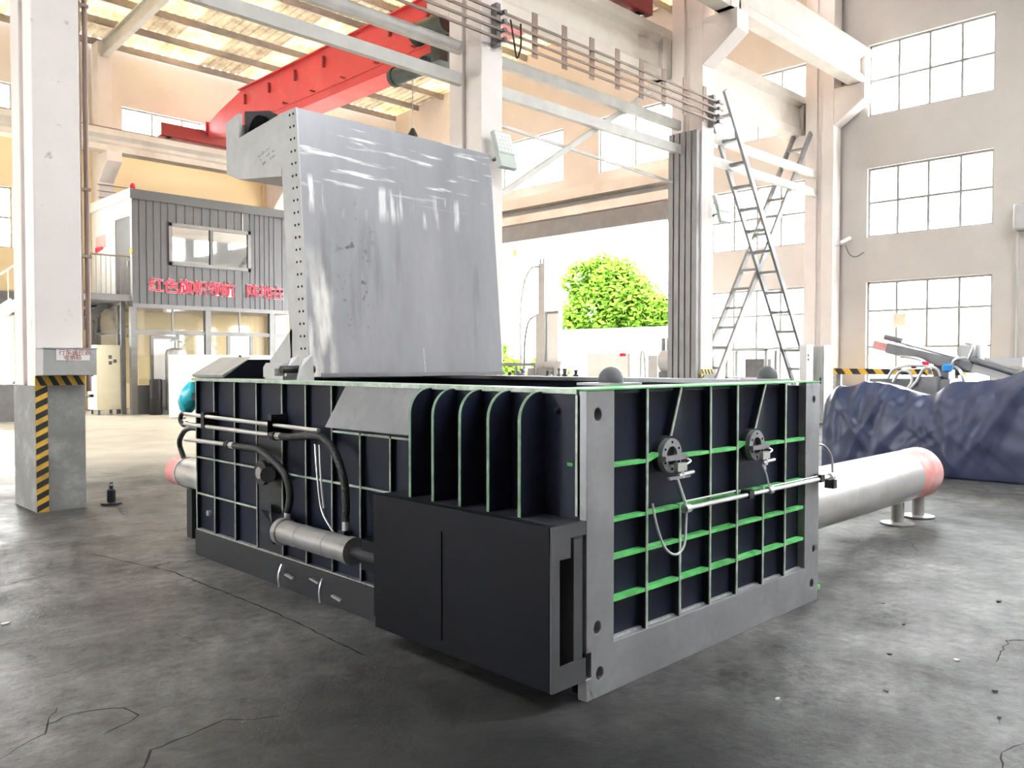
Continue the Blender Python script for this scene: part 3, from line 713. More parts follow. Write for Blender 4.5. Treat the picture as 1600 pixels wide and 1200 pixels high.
MB().tube([(3.235, Y0 - .02, .83), (3.245, Y0 - .04, .72), (3.30, Y0 - .05, .61), (3.39, Y0 - .05, .565), (3.46, Y0 - .05, .60), (3.49, Y0 - .04, .70), (3.50, YP, .765)], .0065, 8).build('hose', 'machinelight', P)
MB().tube([(5.06, Y0 + .03, .98), (5.12, Y0 + .0, .97), (5.18, Y0 - .02, .90), (5.17, YP, .80)], .008, 8).build('hose', 'gunmetal', P)
MB().tube([(5.06, Y0 + .1, .70), (5.17, Y0 + .1, .66), (5.21, Y0 + .1, .56), (5.10, Y0 + .12, .50)], .007, 8).build('hose', 'hose', P)
box(5.13, 5.18, Y0 - .06, Y0 + .0, .70, .755).build('pipe_block', 'steeldark', P)
# left side ribs
XA, XB_ = X0 + .004, X0 + .035
def srib(y, z0, z1):
    o = box(XA + .006, XB_, y - .006, y + .006, z0, z1).build('vertical_rib', 'panel', P)
    box(XA, XA + .006, y - .0055, y + .0055, z0, z1).build('rib_edge', 'ribpale', o)
for y in (6.30, 5.988, 5.656, 5.33, 4.978, 4.679, 4.376): srib(y, .20, HB - .02)
for y in (4.073, 3.777): srib(y, .20, 1.075)
def hrib(ya, yb, z):
    o = box(XA + .009, XB_, ya, yb, z - .007, z + .006).build('level_rib', 'panel', P)
    box(XA + .003, XA + .009, ya, yb, z - .0065, z + .0065).build('rib_edge', 'ribpale', o)
for z in (.768, .485):
    for a, b in ((5.995, 6.293), (5.663, 5.981), (5.337, 5.649)): hrib(a, b, z)
for a, b in ((4.686, 4.971), (4.383, 4.672), (4.08, 4.369), (3.784, 4.066), (3.62, 3.77)): hrib(a, b, .766)
for a, b in ((4.08, 4.376), (3.784, 4.066), (3.40, 3.77)): hrib(a, b, 1.08)
box(XA, XA + .03, 3.65, 6.30, .199, .209).build('weld_seam', 'weld', P)
box(X0 + .015, X0 + .035, 4.986, 5.322, .205, 1.10).build('mounting_plate', 'steeldark', P)
# curved gussets
for y in (3.385, 3.20, 2.995, 2.795, 2.59):
    r = .13; xo = 2.625; pts = [(X0 + .01, y, .806), (xo, y, .806), (xo, y, HB - .01 - r)]
    for i in range(1, 9):
        a = math.pi / 2 * i / 8; pts.append((xo + r - r * math.cos(a), y, HB - .01 - r + r * math.sin(a)))
    pts.append((X0 + .01, y, HB - .01))
    MB().prism(pts, (0, .016, 0)).build('curved_gusset', 'panel', P)
    # pale primer strip along its edge
    e = MB(); pp = pts[1:-1]
    for a, b in zip(pp[:-1], pp[1:]): e.bar((a[0] - .001, y + .008, a[2]), (b[0] - .001, y + .008, b[2] + (.0)), .017, .004, up=(1, 0, .5))
    e.build('gusset_edge', 'ribdark', P)
    MB().lathe((X0 - .008, y - .09, 1.285), [(.004, -.012), (.013, -.004), (.016, .004), (.006, .010)], 10, 'X').build('plug', 'panel', P)
box(X0 - .006, X0 + .03, Y0 + .05, Y0 + .062, .82, HB - .02).build('corner_strip', 'ribpale', P)
box(X0 - .006, X0 + .004, Y0 + .08, 2.44, 1.04, 1.055).build('corner_strip', 'rib', P)
# sloped guard plate
MB().prism([(X0, 3.405, HB), (2.62, 3.405, 1.125), (2.628, 3.405, 1.12), (X0 + .008, 3.405, HB - .008)], (0, .79, 0)).build('guard_plate', 'steel', P)
# door guide housing
G = P
gx, gy0, gy1, gz0, gz1 = 2.551, 2.345, 3.605, .097, .806
b = MB(); b.box(gx, gx + .05, gy0, gy1, gz0, gz1)
b.build('guide_housing', 'box', P, bevel=.004)
box(gx - .006, gx - .0005, gy0, 3.05, .69, gz1).build('housing_border', 'box', P)
box(gx - .006, gx - .0005, 3.05, gy1, gz0 + .06, gz1).build('housing_border', 'box', P)
box(gx + .05, X0, gy0, gy1, gz1 - .05, gz1).build('housing_top', 'steeldark', P, bevel=.003)
box(gx + .05, X0, gy0, gy1, gz0, gz0 + .05).build('housing_bottom', 'steeldark', P, bevel=.003)
box(gx + .05, X0, gy1 - .03, gy1, gz0 + .05, gz1 - .05).build('housing_end', 'box', P)
box(gx, gx + .05, gy0 - .012, gy0 - .001, .20, .66).build('housing_edge', 'flange', P)
MB().box(gx, gx + .12, gy0 - .012, gy0 - .001, .66, gz1).box(gx + .12, X0, gy0 - .012, gy0 - .001, gz1 - .06, gz1).build('housing_flange', 'flange', P)
box(gx, X0, gy0 - .012, gy0 - .001, gz0, .20).build('housing_flange', 'flange', P)
box(gx + .15, X0 - .012, gy0 - .004, gy0 + .3, .15, .745).build('sliding_door', 'flange', P, bevel=.003)
box(gx + .05, X0, gy0 + .5, gy0 + .52, .15, .75).build('slot_shade_plate', 'hole', P)  # black plate inside the slot, its colour stands in for the shade there
# side cylinder with clevis
MB().lathe((2.62, 3.89, .44), [(.03, 0), (.08, 0.004), (.08, .06), (.074, .065), (.074, .24), (.077, .243), (.077, .25), (.074, .253), (.074, .55), (.077, .553), (.077, .56), (.074, .563), (.074, .76), (.085, .765), (.085, .81), (.03, .82)], 28, 'Y').build('side_cylinder', 'gunmetal', P)
MB().cyl((2.62, 3.62, .44), (2.62, 3.9, .44), .035, 16).build('piston_rod', 'steeldark', P)
MB().prism([(X0 + .02, 5.16, .52), (X0 + .02, 5.16, .36), (2.60, 4.82, .36), (2.56, 4.72, .40), (2.56, 4.72, .50), (2.62, 4.86, .52)], (0, 0, .016)).build('cylinder_bracket', 'ribpale', P)
MB().prism([(2.74, 5.2, .36), (2.57, 4.78, .36), (2.57, 4.72, .36), (2.74, 4.72, .36)], (0, 0, .14)).build('clevis', 'panel', P)
MB().prism([(2.60, 3.62, .36), (2.70, 3.62, .36), (2.70, 3.80, .36), (2.60, 3.80, .36)], (0, 0, .17)).build('clevis', 'box', P)
# flange hub on the mounting plate
MB().lathe((2.70, 5.09, .765), [(.03, -.02), (.085, -.02), (.085, .01), (.06, .015), (.06, .1)], 24, 'X').build('hub', 'steeldark', P)
MB().lathe((2.672, 5.09, .765), [(.012, -.006), (.04, -.006), (.04, .01), (.012, .012)], 18, 'X').build('hub_cap', 'gunmetal', P)
MB().cyl((2.66, 4.95, .765), (2.72, 5.02, .765), .05, 16).build('hub_elbow', 'blackmetal', P)
# side pipes and hoses
XP = 2.71
MB().tube([(XP, 6.34, 1.104), (XP, 4.41, 1.086)], .014, 10, 1).build('pipe', 'chrome', P)
MB().tube([(XP, 6.34, 1.027), (XP, 4.95, 1.022)], .0155, 10, 1).build('pipe', 'chrome', P)
MB().tube([(XP, 6.34, .907), (XP, 5.62, .915)], .0165, 10, 1).build('pipe', 'chrome', P)
for y, z in ((4.92, 1.022), (5.58, .915)):
    MB().cyl((XP, y + .05, z), (XP, y - .0, z), .032, 10).build('hose_coupling', 'blackmetal', P)
    MB().cyl((XP, y, z), (XP, y - .06, z), .026, 6).build('hose_nut', 'chrome', P)
MB().tube([(XP, 4.86, 1.022), (XP - .01, 4.7, 1.03), (XP - .02, 4.5, 1.05), (XP - .02, 4.33, 1.045), (XP - .02, 4.20, .97), (XP - .02, 4.11, .83), (XP - .03, 4.07, .70), (XP - .04, 4.06, .58)], .024, 12, 8).build('hose', 'hose', P)
MB().tube([(XP, 5.52, .915), (XP - .005, 5.35, .915), (XP - .01, 5.14, .915), (XP - .02, 4.93, .86), (XP - .02, 4.77, .77), (XP - .02, 4.72, .65), (XP - .03, 4.74, .545)], .024, 12, 8).build('hose', 'hose', P)
for y, z, x in ((4.06, .56, XP - .04), (4.74, .53, XP - .03)):
    MB().cyl((x, y, z - .03), (x, y, z + .03), .022, 8).build('hose_nut', 'chrome', P)
    box(x - .03, x + .03, y - .03, y + .03, .50, z - .03).build('port_block', 'blackmetal', P)
MB().tube([(XP, 4.45, 1.0), (XP - .01, 4.41, .8), (XP - .01, 4.36, .6), (XP - .02, 4.2, .48)], .006, 6).build('cable', 'gunmetal', P)
MB().tube([(XP, 4.40, 1.0), (XP - .01, 4.37, .8), (XP - .01, 4.34, .62)], .006, 6).build('cable', 'gunmetal', P)
for y, z in ((5.99, 1.07), (4.98, 1.06), (4.98, 1.10)): box(XP - .02, X0 + .03, y - .025, y + .025, z - .06, z + .06).build('pipe_clamp', 'blackmetal', P)
MB().tube([(2.73, 6.36, 1.10), (2.74, 6.46, 1.10), (2.74, 6.50, 1.05), (2.74, 6.44, 1.01), (2.73, 6.36, 1.03)], .018, 10).build('hose', 'hose', P)
MB().tube([(2.86, 6.34, .97), (2.88, 6.6, .97), (2.9, 6.80, .93), (2.9, 6.90, .83), (2.92, 6.86, .70)], .022, 10).build('hose', 'hose', P)
MB().cyl((X0 + .036, 6.125, .347), (X0 + .01, 6.125, .347), .022, 16).build('bright_plug', 'chrome', P)
# wrapped valve at the rear corner
bag = MB(); rows = []
for i in range(9):
    t = i / 8; z = 1.10 + .25 * t; r = .10 * math.sin(math.pi * (0.12 + .80 * t)) + .015
    rows.append([(2.83 + r * .7 * math.cos(a) * (1 + .12 * math.sin(5 * a + i)), 6.53 + .05 * (1 - t) - .07 * t + r * math.sin(a) * (1 + .1 * math.cos(3 * a + 2 * i)), z) for a in [2 * math.pi * k / 16 for k in range(17)]])
bag.grid(rows).build('plastic_wrapping', 'cyan', P, label='cyan plastic wrapped over a valve')
box(2.80, 2.86, 6.30, 6.5, 1.2, 1.26).build('valve', 'steeldark', P)
# rear cylinder
MB().lathe((3.06, 6.30, .545), [(.10, 0), (.128, .01), (.128, .78), (.134, .782), (.134, .80), (.128, .802)], 28, 'Y').build('rear_cylinder', 'silver', P)
MB().lathe((3.06, 7.102, .545), [(.128, 0), (.130, .002), (.130, .19), (.10, .22), (.02, .22)], 28, 'Y').build('cylinder_cap', 'pink', P)
box(3.0, 3.12, 6.9, 7.0, 0, .42).build('cylinder_stand', 'steeldark', P)
# ejector cylinder on the right side
MB().lathe((5.03, 2.93, .432), [(.15, 0), (.235, .01), (.235, 1.3), (.236, 3.0)], 36, 'X').build('ejector_cylinder', 'silver', P)
MB().lathe((8.03, 2.93, .432), [(.236, 0), (.237, .002), (.237, .32), (.242, .33), (.242, .48), (.18, .52), (.03, .53)], 36, 'X').build('cylinder_cap', 'pink', P)
MB().lathe((5.05, 2.93, .432), [(.25, 0), (.262, .01), (.262, .5), (.25, .52)], 36, 'X').build('cylinder_collar', 'silver', P)
for x, y in ((7.93, 2.90), (8.45, 2.90)):
    st = MB(); st.cyl((x, y, .02), (x, y, .21), .055, 16); st.lathe((x, y, 0), [(.12, 0), (.15, .004), (.15, .018), (.05, .024)], 24); st.build('cylinder_stand', 'gunmetal', P)
for y, z in ((2.42, .0), (2.62, .33)):
    box(5.02, 5.28 if z == 0 else 5.2, y, y + .10, z + .005, z + .03).build('foot_plate', 'greenplate', P)
# corner domes
for x, y in ((3.345, 2.65), (4.92, 2.62)):
    d = MB().lathe((x, y, HB + .02), [(.066, 0)] + [(.066 * math.cos(a), .010 + .072 * math.sin(a)) for a in [math.pi / 2 * i / 9 for i in range(9)]] + [(.001, .0825)], 28).build('dome', 'domegrey', P)
    box(x - .13, min(x + .13, X1 - .01), y - .10, y + .12, HB + .0085, HB + .021).build('dome_plate', 'steel', P)
# rear hood
MB().prism([(2.80, 5.86, HB + .008), (3.0, 5.86, 1.525), (4.95, 5.86, 1.525), (4.95, 5.86, HB + .008)], (0, .50, 0)).build('rear_hood', 'panel', P)
MB().prism([(2.79, 5.85, HB + .012), (2.995, 5.85, 1.53), (3.02, 5.85, 1.545), (2.78, 5.85, HB + .03)], (0, .52, 0)).build('hood_sheet', 'lidside', P)
MB().cyl((3.05, 6.1, 1.525), (3.05, 6.1, 1.56), .012, 8).build('hood_bolt', 'blackmetal', P)
# small brackets near the floor on the left side
for y, z in ((4.86, .09), (4.55, .12), (4.30, .06), (3.80, .05)):
    MB().bar((X0 - .012, y - .05, z), (X0 - .012, y + .05, z + .012), .02, .012).build('floor_bracket', 'silver', P)
for y in (4.95, 4.45): MB().tube([(X0 - .02, y, .16), (X0 - .06, y - .03, .10), (X0 - .05, y - .02, .02)], .007, 6).build('cable', 'chrome', P)
# raised lid
def ly(z, y=5.07): return y + (z - HB) * (.16 / 1.91)
LT = 3.30
L0, L1 = 3.045, 4.925
lid = MB().prism([(L0 + .012, ly(HB + .02), HB + .02), (L0 + .012, ly(LT), LT), (L0 + .012, ly(LT) + .22, LT), (L0 + .012, ly(HB + .02) + .22, HB + .02)], (L1 - L0 - .012, 0, 0)).build('lid', 'lid', P, bevel=.004)
box(L0 + 1.02, L0 + 1.026, 0, 0, 0, 0)
sd = MB().prism([(L0, ly(HB + .02) - .003, HB + .02), (L0, ly(LT) - .003, LT), (L0, ly(LT) + .23, LT), (L0, ly(HB + .02) + .235, HB + .02)], (.012, 0, 0)).build('lid_flange', 'lidside', lid)
MB().bar((L0 + 1.03, ly(HB + .05) - .0015, HB + .05), (L0 + 1.03, ly(LT) - .0015, LT - .3), .008, .003, up=(0, 1, 0)).build('seam_weld', 'weld', lid)
hb = MB().cyl((L0 - .002, 0, 0), (L0 + .002, 0, 0), .0085, 10)
first = None
for i in range(20):
    z = 1.60 + i * (3.26 - 1.60) / 19
    for dy in (.035, .085):
        k = MB().cyl((L0 - .002, ly(z) + dy, z), (L0 + .001, ly(z) + dy, z), .009, 10).build('bolt_hole', 'hole', lid)
box(L0 + .10, L1, ly(1.42) - .012, ly(1.42), HB + .02, HB + .05).build('lid_foot', 'steel', lid)
# lid arms at the top
def arm(x):
    pts = [(x, 5.44, 3.30), (x, 5.70, 3.28), (x, 6.09, 3.25), (x, 6.09, 3.44), (x, 6.31, 3.41), (x, 6.30, 3.0), (x, 6.1, 2.93), (x, 5.44, 2.85)]
    return MB().prism(pts, (.03, 0, 0))
a1 = arm(L0 + .005).build('lid_arm', 'lidside', P)
arm(L0 + .40).build('lid_arm', 'lidside', P)
MB().prism([(L0 + .14, 5.62, 3.10), (L0 + .14, 5.78, 3.40), (L0 + .14, 5.86, 3.44), (L0 + .14, 6.26, 3.52), (L0 + .14, 6.26, 3.10)], (.02, 0, 0)).build('arm_web', 'steeldark', P)
MB().cyl((L0 + .10, 5.98, 3.27), (L0 + .139, 5.98, 3.27), .15, 24).build('arm_disc', 'hole', P)
box(L0 + .20, L0 + .3, 5.7, 6.0, 3.05, 3.30).build('arm_core', 'hole', P)
MB().prism([(L0 + .035, 6.27, 2.99), (L0 + .035, 6.31, 3.0), (L0 + .035, 6.31, 3.41), (L0 + .035, 6.27, 3.41)], (.365, 0, 0)).build('arm_plate', 'lidside', P)
MB().prism([(L0 + .035, 5.52, 2.86), (L0 + .035, 6.1, 2.93), (L0 + .035, 6.1, 2.95), (L0 + .035, 5.52, 2.88)], (.365, 0, 0)).build('arm_plate', 'lidside', P)
MB().cyl((L0 + .03, 5.86, 3.20), (L0 + .44, 5.86, 3.20), .09, 20).build('arm_pin', 'blackmetal', P)
st_ = MB(); rn = random.Random(21)
for li in range(3):
    y = 5.78 - .03 * li; z = 3.045 - .035 * li
    for k in range(7):
        h = rn.uniform(.008, .022); w = rn.uniform(.008, .02)
        if rn.random() < .8: st_.box(L0 + .0035, L0 + .0052, y - w, y, z, z + h)
        y -= .03; z += .006
st_.build('stencil_marks', 'machine', P)['kind'] = 'stuff'
# hinge ears
for x, y in ((2.86, 4.95), (2.86, 5.12)):
    MB().prism([(x, y - .05, HB), (x + .02, y - .05, 1.47), (x + .05, y - .03, 1.525), (x + .12, y - .03, 1.555), (x + .12, y - .05, HB)], (0, .025, 0)).build('hinge_ear', 'lidside', P)
box(2.83, 3.04, 5.05, 5.30, HB + .006, 1.41).build('hinge_base', 'lidside', P)
MB().prism([(2.84, 5.18, 1.40), (2.84, 5.34, 1.40), (2.84, 5.34, 1.47), (2.84, 5.30, 1.50), (2.84, 5.22, 1.50), (2.84, 5.18, 1.46)], (.2, 0, 0)).build('hinge_block', 'lidside', P)
MB().cyl((2.80, 5.02, 1.455), (3.05, 5.02, 1.455), .026, 16).build('hinge_pin', 'blackmetal', P)
MB().prism([(L0 + .0, 5.30, 1.75), (L0 + .0, 5.62, 1.52), (L0 + .0, 5.62, 1.45), (L0 + .0, 5.30, 1.45)], (.03, 0, 0)).build('hinge_web', 'lidside', P)

# ================================================================= OTHER THINGS
# remote control storage box on the striped column
rb = thing('storage_box', (2.65, 9.08, 1.38), 'grey metal storage box hung on the striped column', 'box')
MB().box(2.435, 2.93, 8.965, 9.195, 1.375, 1.64).build('body', 'boxgrey', rb, bevel=.006)
box(2.43, 2.935, 8.955, 9.197, 1.64, 1.652).build('top_cover', 'boxgrey', rb)
box(2.55, 2.86, 8.959, 8.965, 1.525, 1.635).build('notice', 'white', rb)
text('lettering', '行车遥控器', .062, (2.572, 8.958, 1.583), (1, 0, 0), (0, 0, 1), 'darkred', rb, depth=.0006, space=.93)
text('lettering', '收纳箱', .056, (2.615, 8.958, 1.535), (1, 0, 0), (0, 0, 1), 'darkred', rb, depth=.0006, space=.98)

# floor jack
jk = thing('levelling_jack', (3.13, 9.19, 0), 'small black screw jack on a round foot beside striped column', 'jack')
MB().lathe((3.13, 9.19, 0), [(.10, 0), (.105, .005), (.105, .022), (.04, .03)], 24).build('foot', 'blackmetal', jk)
MB().lathe((3.13, 9.19, .03), [(.04, 0), (.045, .01), (.045, .12), (.03, .135)], 16).build('sleeve', 'blackmetal', jk)
MB().cyl((3.13, 9.19, .16), (3.13, 9.19, .235), .02, 10).build('screw', 'blackmetal', jk)
MB().cyl((3.13, 9.19, .20), (3.13, 9.19, .222), .03, 6).build('nut', 'gunmetal', jk)

# overhead crane
cr = thing('overhead_crane', (12.6, 19, 8.5), 'red overhead travelling crane bridge spanning the far bay', 'crane')
pf = [(12.38, 10.4, 9.1), (12.38, 11.6, 8.68), (12.38, 25.0, 8.68), (12.38, 26.9, 9.05), (12.38, 26.9, 9.5), (12.38, 26.0, 9.75), (12.38, 24.6, 10.04), (12.38, 11.6, 10.04), (12.38, 10.4, 9.6)]
MB().prism(pf, (.42, 0, 0)).build('bridge_beam', 'red', cr)
box(12.25, 12.95, 11.6, 25.0, 8.64, 8.68).build('bottom_flange', 'red', cr)
box(12.28, 12.92, 11.6, 24.6, 10.04, 10.07).build('top_flange', 'red', cr)
MB().box(12.36, 12.379, 11.6, 25, 8.95, 9.0).build('web_stiffener', 'red', cr)
for i in range(9):
    y = 12.2 + i * 1.5
    box(12.30, 12.379, y, y + .06, 9.55, 9.85).build('bracket', 'darkred', cr)
    box(12.22, 12.379, y + .5, y + .56, 9.0, 9.03).build('bracket', 'darkred', cr)
for y in (27.25, 10.27):
    zt_ = 8.84 if y > 20 else 8.57
    MB().box(10.9, 14.1, y - .17, y + .17, zt_ + .04, zt_ + .46).build('end_truck', 'darkred', cr, bevel=.02)
    for x in (11.2, 13.8): MB().cyl((x, y - .08, zt_ + .15), (x, y + .08, zt_ + .15), .15, 16).build('wheel', 'blackmetal', cr)
    box(12.3, 12.9, y - .35, y + .35, zt_ + .40, 9.55).build('end_block', 'red', cr)
hs = thing('hoist', (12.55, 15.2, 8.0), 'dark electric hoist with two motors under the red crane beam', 'hoist')
MB().cyl((12.1, 15.0, 8.35), (12.1, 16.1, 8.35), .20, 18).build('drum', 'motor', hs)
MB().lathe((12.1, 16.1, 8.35), [(.20, 0), (.23, .01), (.23, .12), (.12, .18), (.02, .18)], 18, 'Y').build('gearbox', 'motor', hs)
MB().cyl((11.9, 14.0, 9.0), (11.9, 15.0, 9.0), .24, 18).build('motor', 'motor', hs)
MB().lathe((11.9, 15.0, 9.0), [(.24, 0), (.26, .02), (.26, .10), (.1, .16)], 18, 'Y').build('motor_fan_cover', 'motor', hs)
box(12.0, 12.24, 14.4, 14.7, 8.3, 9.05).build('trolley_plate', 'motor', hs)
box(12.15, 13.0, 14.3, 15.9, 8.52, 8.62).build('trolley', 'motor', hs)
MB().tube([(12.1, 15.5, 8.15), (12.1, 15.5, 7.0)], .012, 6, 1).build('rope', 'gunmetal', hs)
MB().lathe((12.1, 15.5, 6.55), [(.02, 0), (.10, .08), (.12, .3), (.04, .45)], 12).build('hook_block', 'motor', hs)

# conductor rails
cd = thing('conductor_rail_set', (9.0, 9.05, 6.3), 'four parallel brown power rails strung past the columns', 'power rail')
for z in (6.38, 6.515, 6.65, 6.785): MB().box(-2.0, 15.05, 9.03, 9.06, z - .018, z + .018).build('rail', 'gold', cd)
for x in (2.62, 8.72, 14.78, 5.6):
    box(x - .04, x + .04, 9.07, 9.195, 6.28, 6.92).build('bracket', 'machine', cd)
    for z in (6.38, 6.515, 6.65, 6.785): MB().cyl((x + .06, 8.98, z), (x + .06, 9.10, z), .035, 8).build('insulator', 'machine', cd)
for i in range(8):
    x = 9.45 + i * .70
    box(x, x + .12, 9.065, 9.08, 6.30, 7.0).build('hanger', 'gold', cd)
MB().tube([(8.9, 9.0, 6.7), (8.95, 8.98, 6.4), (9.02, 8.98, 6.15), (9.1, 8.98, 6.35), (9.12, 9.0, 6.7)], .015, 8).build('feed_cable', 'hose', cd)

# floodlights
def flood(x, y, z, turn, label):
    f = thing('floodlight', (x, y, z), label, 'lamp', 'floodlights on columns')
    A = Matrix.Translation((x, y, z)) @ Matrix.Rotation(math.radians(turn), 4, 'Z') @ Matrix.Rotation(math.radians(-18), 4, 'X')
    def pl(mb): mb.v = [A @ p for p in mb.v]; return mb
    pl(box(-.17, .17, -.03, .05, -.22, .0)).build('driver_box', 'lampgreen', f)
    pl(box(-.18, .18, -.04, .03, .0, .36)).build('housing', 'lampgreen', f)
    for i in range(5):
        for j in range(5):
            pl(box(-.16 + i * .066, -.16 + i * .066 + .054, -.05, -.041, .02 + j * .066, .02 + j * .066 + .054)).build('led_lens', 'led', f)
    pl(MB().bar((0, .05, .05), (0, .26, .05), .05, .03)).build('bracket', 'machine', f)
    return f
flood(8.72, 8.93, 4.62, 0, 'square LED floodlight on the column beside the raised lid')
flood(14.90, 8.93, 4.55, -8, 'LED floodlight on the ducted column')

# crossed ladders
def ladder(p0, p1, y0, y1, label, n):
    l = thing('ladder', (p0[0], (y0 + y1) / 2, 0), label, 'ladder', 'tall ladders crossing each other')
    for y in (y0, y1): MB().bar((p0[0], y, p0[1]), (p1[0], y, p1[1]), .13, .06, up=(0, 1, 0)).build('rail', 'ladder', l)
    for i in range(1, n):
        t = i / n; x = p0[0] + (p1[0] - p0[0]) * t; z = p0[1] + (p1[1] - p0[1]) * t
        box(x - .07, x + .07, y0 + .025, y1 - .025, z - .03, z + .03).build('rung', 'ladder', l)
    return l
ladder((20.2, 0.0), (15.42, 7.2), 9.22, 9.70, 'tall ladder leaning left onto the ducted column', 16)
ladder((15.25, 0.0), (20.5, 7.4), 9.76, 10.22, 'tall ladder leaning right onto the end wall column', 16)

# ---- grey two storey office
of = thing('office_building', (12, 26, 0), 'grey two storey panel office with red slogan in front of the back wall', 'office')
ox0, ox1, oy0, oy1 = 9.03, 15.0, 24.6, 27.95
def ribbed(x0, x1, y, z0, z1):
    r0, r1 = [], []; n = 5
    for i in range(n):
        w = (x1 - x0) / n; a = x0 + i * w
        for dx, dy in ((0, 0), (w * .78, 0), (w * .84, .018), (w * .94, .018)): r0.append((a + dx, y + dy, z0)); r1.append((a + dx, y + dy, z1))
    r0.append((x1, y, z0)); r1.append((x1, y, z1))
    return MB().grid([r0, r1])
wx0, wx1, wz0, wz1 = 10.07, 12.67, 4.40, 5.66
def wallpan(x0, x1, z0, z1): ribbed(x0, x1, oy0, z0, z1).build('wall_panel', 'officegrey', of, smooth=False)
wallpan(ox0, wx0, 3.2, 6.35); wallpan(wx1, 13.5, 3.2, 6.35); wallpan(13.5, ox1, 3.2, 6.35)
wallpan(wx0, 11.37, 3.2, wz0); wallpan(11.37, wx1, 3.2, wz0); wallpan(wx0, 11.37, wz1, 6.35); wallpan(11.37, wx1, wz1, 6.35)
box(ox0 + .02, ox1, oy0 + .05, oy1, 3.2, 3.3).build('upper_floor', 'alu', of)
box(ox0 + .1, ox1, oy1 - .06, oy1, 3.3, 6.3).build('rear_wall', 'officewhite', of)
for a, b, z0, z1 in ((24.62, 24.75, 3.3, 6.35), (25.95, 27.95, 3.3, 6.35), (24.75, 25.95, 5.75, 6.35)):
    box(ox0, ox0 + .05, a, b, z0, z1).build('side_wall', 'officewhite', of)
dr = box(ox0 + .02, ox0 + .06, 24.76, 25.94, 3.3, 5.74).build('door', 'darkalu', of)
box(ox0 - .02, ox0 + .01, 24.9, 24.95, 4.3, 4.45).build('door_handle', 'chrome', dr)
box(ox0 - .06, ox1 + .05, oy0 - .05, oy1, 6.35, 6.47).build('roof', 'officegrey', of)
box(ox0 - .08, ox0 + .02, oy0 - .06, oy1, 6.22, 6.50).build('fascia', 'officewhite', of)
box(ox0 - .06, ox1 + .05, oy0 - .07, oy0 - .05, 6.22, 6.49).build('fascia', 'officegrey', of)
box(ox0 - .01, ox1, oy0 - .03, oy0 + .1, 3.10, 3.22).build('floor_beam', 'alu', of)
wf = MB(); wf.box(wx0, wx1, oy0 - .05, oy0 + .05, wz0, wz0 + .1).box(wx0, wx1, oy0 - .05, oy0 + .05, wz1 - .1, wz1).box(wx0, wx0 + .1, oy0 - .05, oy0 + .05, wz0, wz1).box(wx1 - .1, wx1, oy0 - .05, oy0 + .05, wz0, wz1)
wfo = wf.build('window', 'alu', of)
box(11.33, 11.42, oy0 - .06, oy0 + .03, wz0 + .1, wz1 - .1).build('window_post', 'darkalu', wfo)
for a, b in ((wx0 + .1, 11.33), (11.42, wx1 - .1)):
    box(a, b, oy0 - .005, oy0 + .005, wz0 + .1, wz1 - .1).build('pane', 'officeglass', wfo)
box(12.4, 12.42, oy0 - .02, oy0, wz1, 6.2).build('cable', 'white', of)
# slogan
for body, x in (('红色旗帜领航', 9.46), ('阵地在', 12.50)):
    text('lettering_outline', body, .46, (x, oy0 - .028, 3.61), (1, 0, 0), (0, 0, 1), 'white', of, depth=.006, offset=.014, space=.92)
    text('lettering', body, .46, (x, oy0 - .045, 3.61), (1, 0, 0), (0, 0, 1), 'letter', of, depth=.01, offset=.003, space=.92)
# ground floor frame and glass
for x in (9.06, 11.27, 13.42, 15.0): box(x - .085, x + .085, oy0, oy0 + .17, 0, 3.12).build('post', 'alu', of)
for x in (10.2, 12.32): box(x - .025, x + .025, oy0 + .05, oy0 + .1, 2.45, 3.1).build('mullion', 'alu', of)
for x in (10.35, 11.95, 12.72): box(x - .05, x + .05, oy0 + .05, oy0 + .1, 0, 2.36).build('mullion', 'alu', of)
box(9.1, 15.0, oy0 + .03, oy0 + .12, 2.34, 2.46).build('transom', 'alu', of)
box(9.1, 15.0, oy0 + .03, oy0 + .12, 0, .85).build('dado_panel', 'officegrey', of)
lx = [9.15, 10.2, 11.27, 12.32, 13.42]
for a, b in zip(lx[:-1], lx[1:]): box(a + .03, b - .03, oy0 + .07, oy0 + .078, 2.47, 3.09).build('pane', 'partglass', of)
lx = [9.15, 10.35, 11.27, 11.95, 12.72, 13.42]
for a, b in zip(lx[:-1], lx[1:]): box(a + .05, b - .05, oy0 + .07, oy0 + .078, .86, 2.33).build('pane', 'partglass', of)
box(9.52, 10.28, oy0 - .02, oy0 + .04, .2, 2.3).build('door_leaf', 'alu', of)
MB().box(9.6, 10.2, oy0 - .026, oy0 - .02, 1.0, 2.2).build('door_pane', 'officewhite', of)
for y in (25.8, 27.8): box(9.0, 9.12, y - .06, y + .06, 0, 3.2).build('post', 'alu', of)
box(9.04, 9.08, 24.8, 27.8, 2.36, 2.44).build('transom', 'alu', of)
for a, b in ((24.8, 25.7), (25.9, 27.7)):
    box(9.055, 9.063, a, b, 2.46, 3.1).build('pane', 'partglass', of)
    box(9.055, 9.063, a, b, .9, 2.34).build('pane', 'partglass', of)
MB().lathe((9.12, 24.75, 6.47), [(.04, 0), (.04, .05), (.07, .06), (.07, .17), (.03, .22)], 12).build('beacon', 'letter', of, label='small red beacon')
MB().tube([(13.3, 25.0, 6.47), (13.3, 25.0, 7.3)], .015, 6, 1).build('antenna', 'gold', of)
for z in (6.7, 6.9, 7.1): MB().tube([(9.1, 27.6, z), (10.2, 27.6, z)], .012, 6, 1).build('roof_railing', 'machine', of)
box(9.6, 9.9, 27.4, 27.8, 6.47, 6.7).build('roof_unit', 'machine', of)
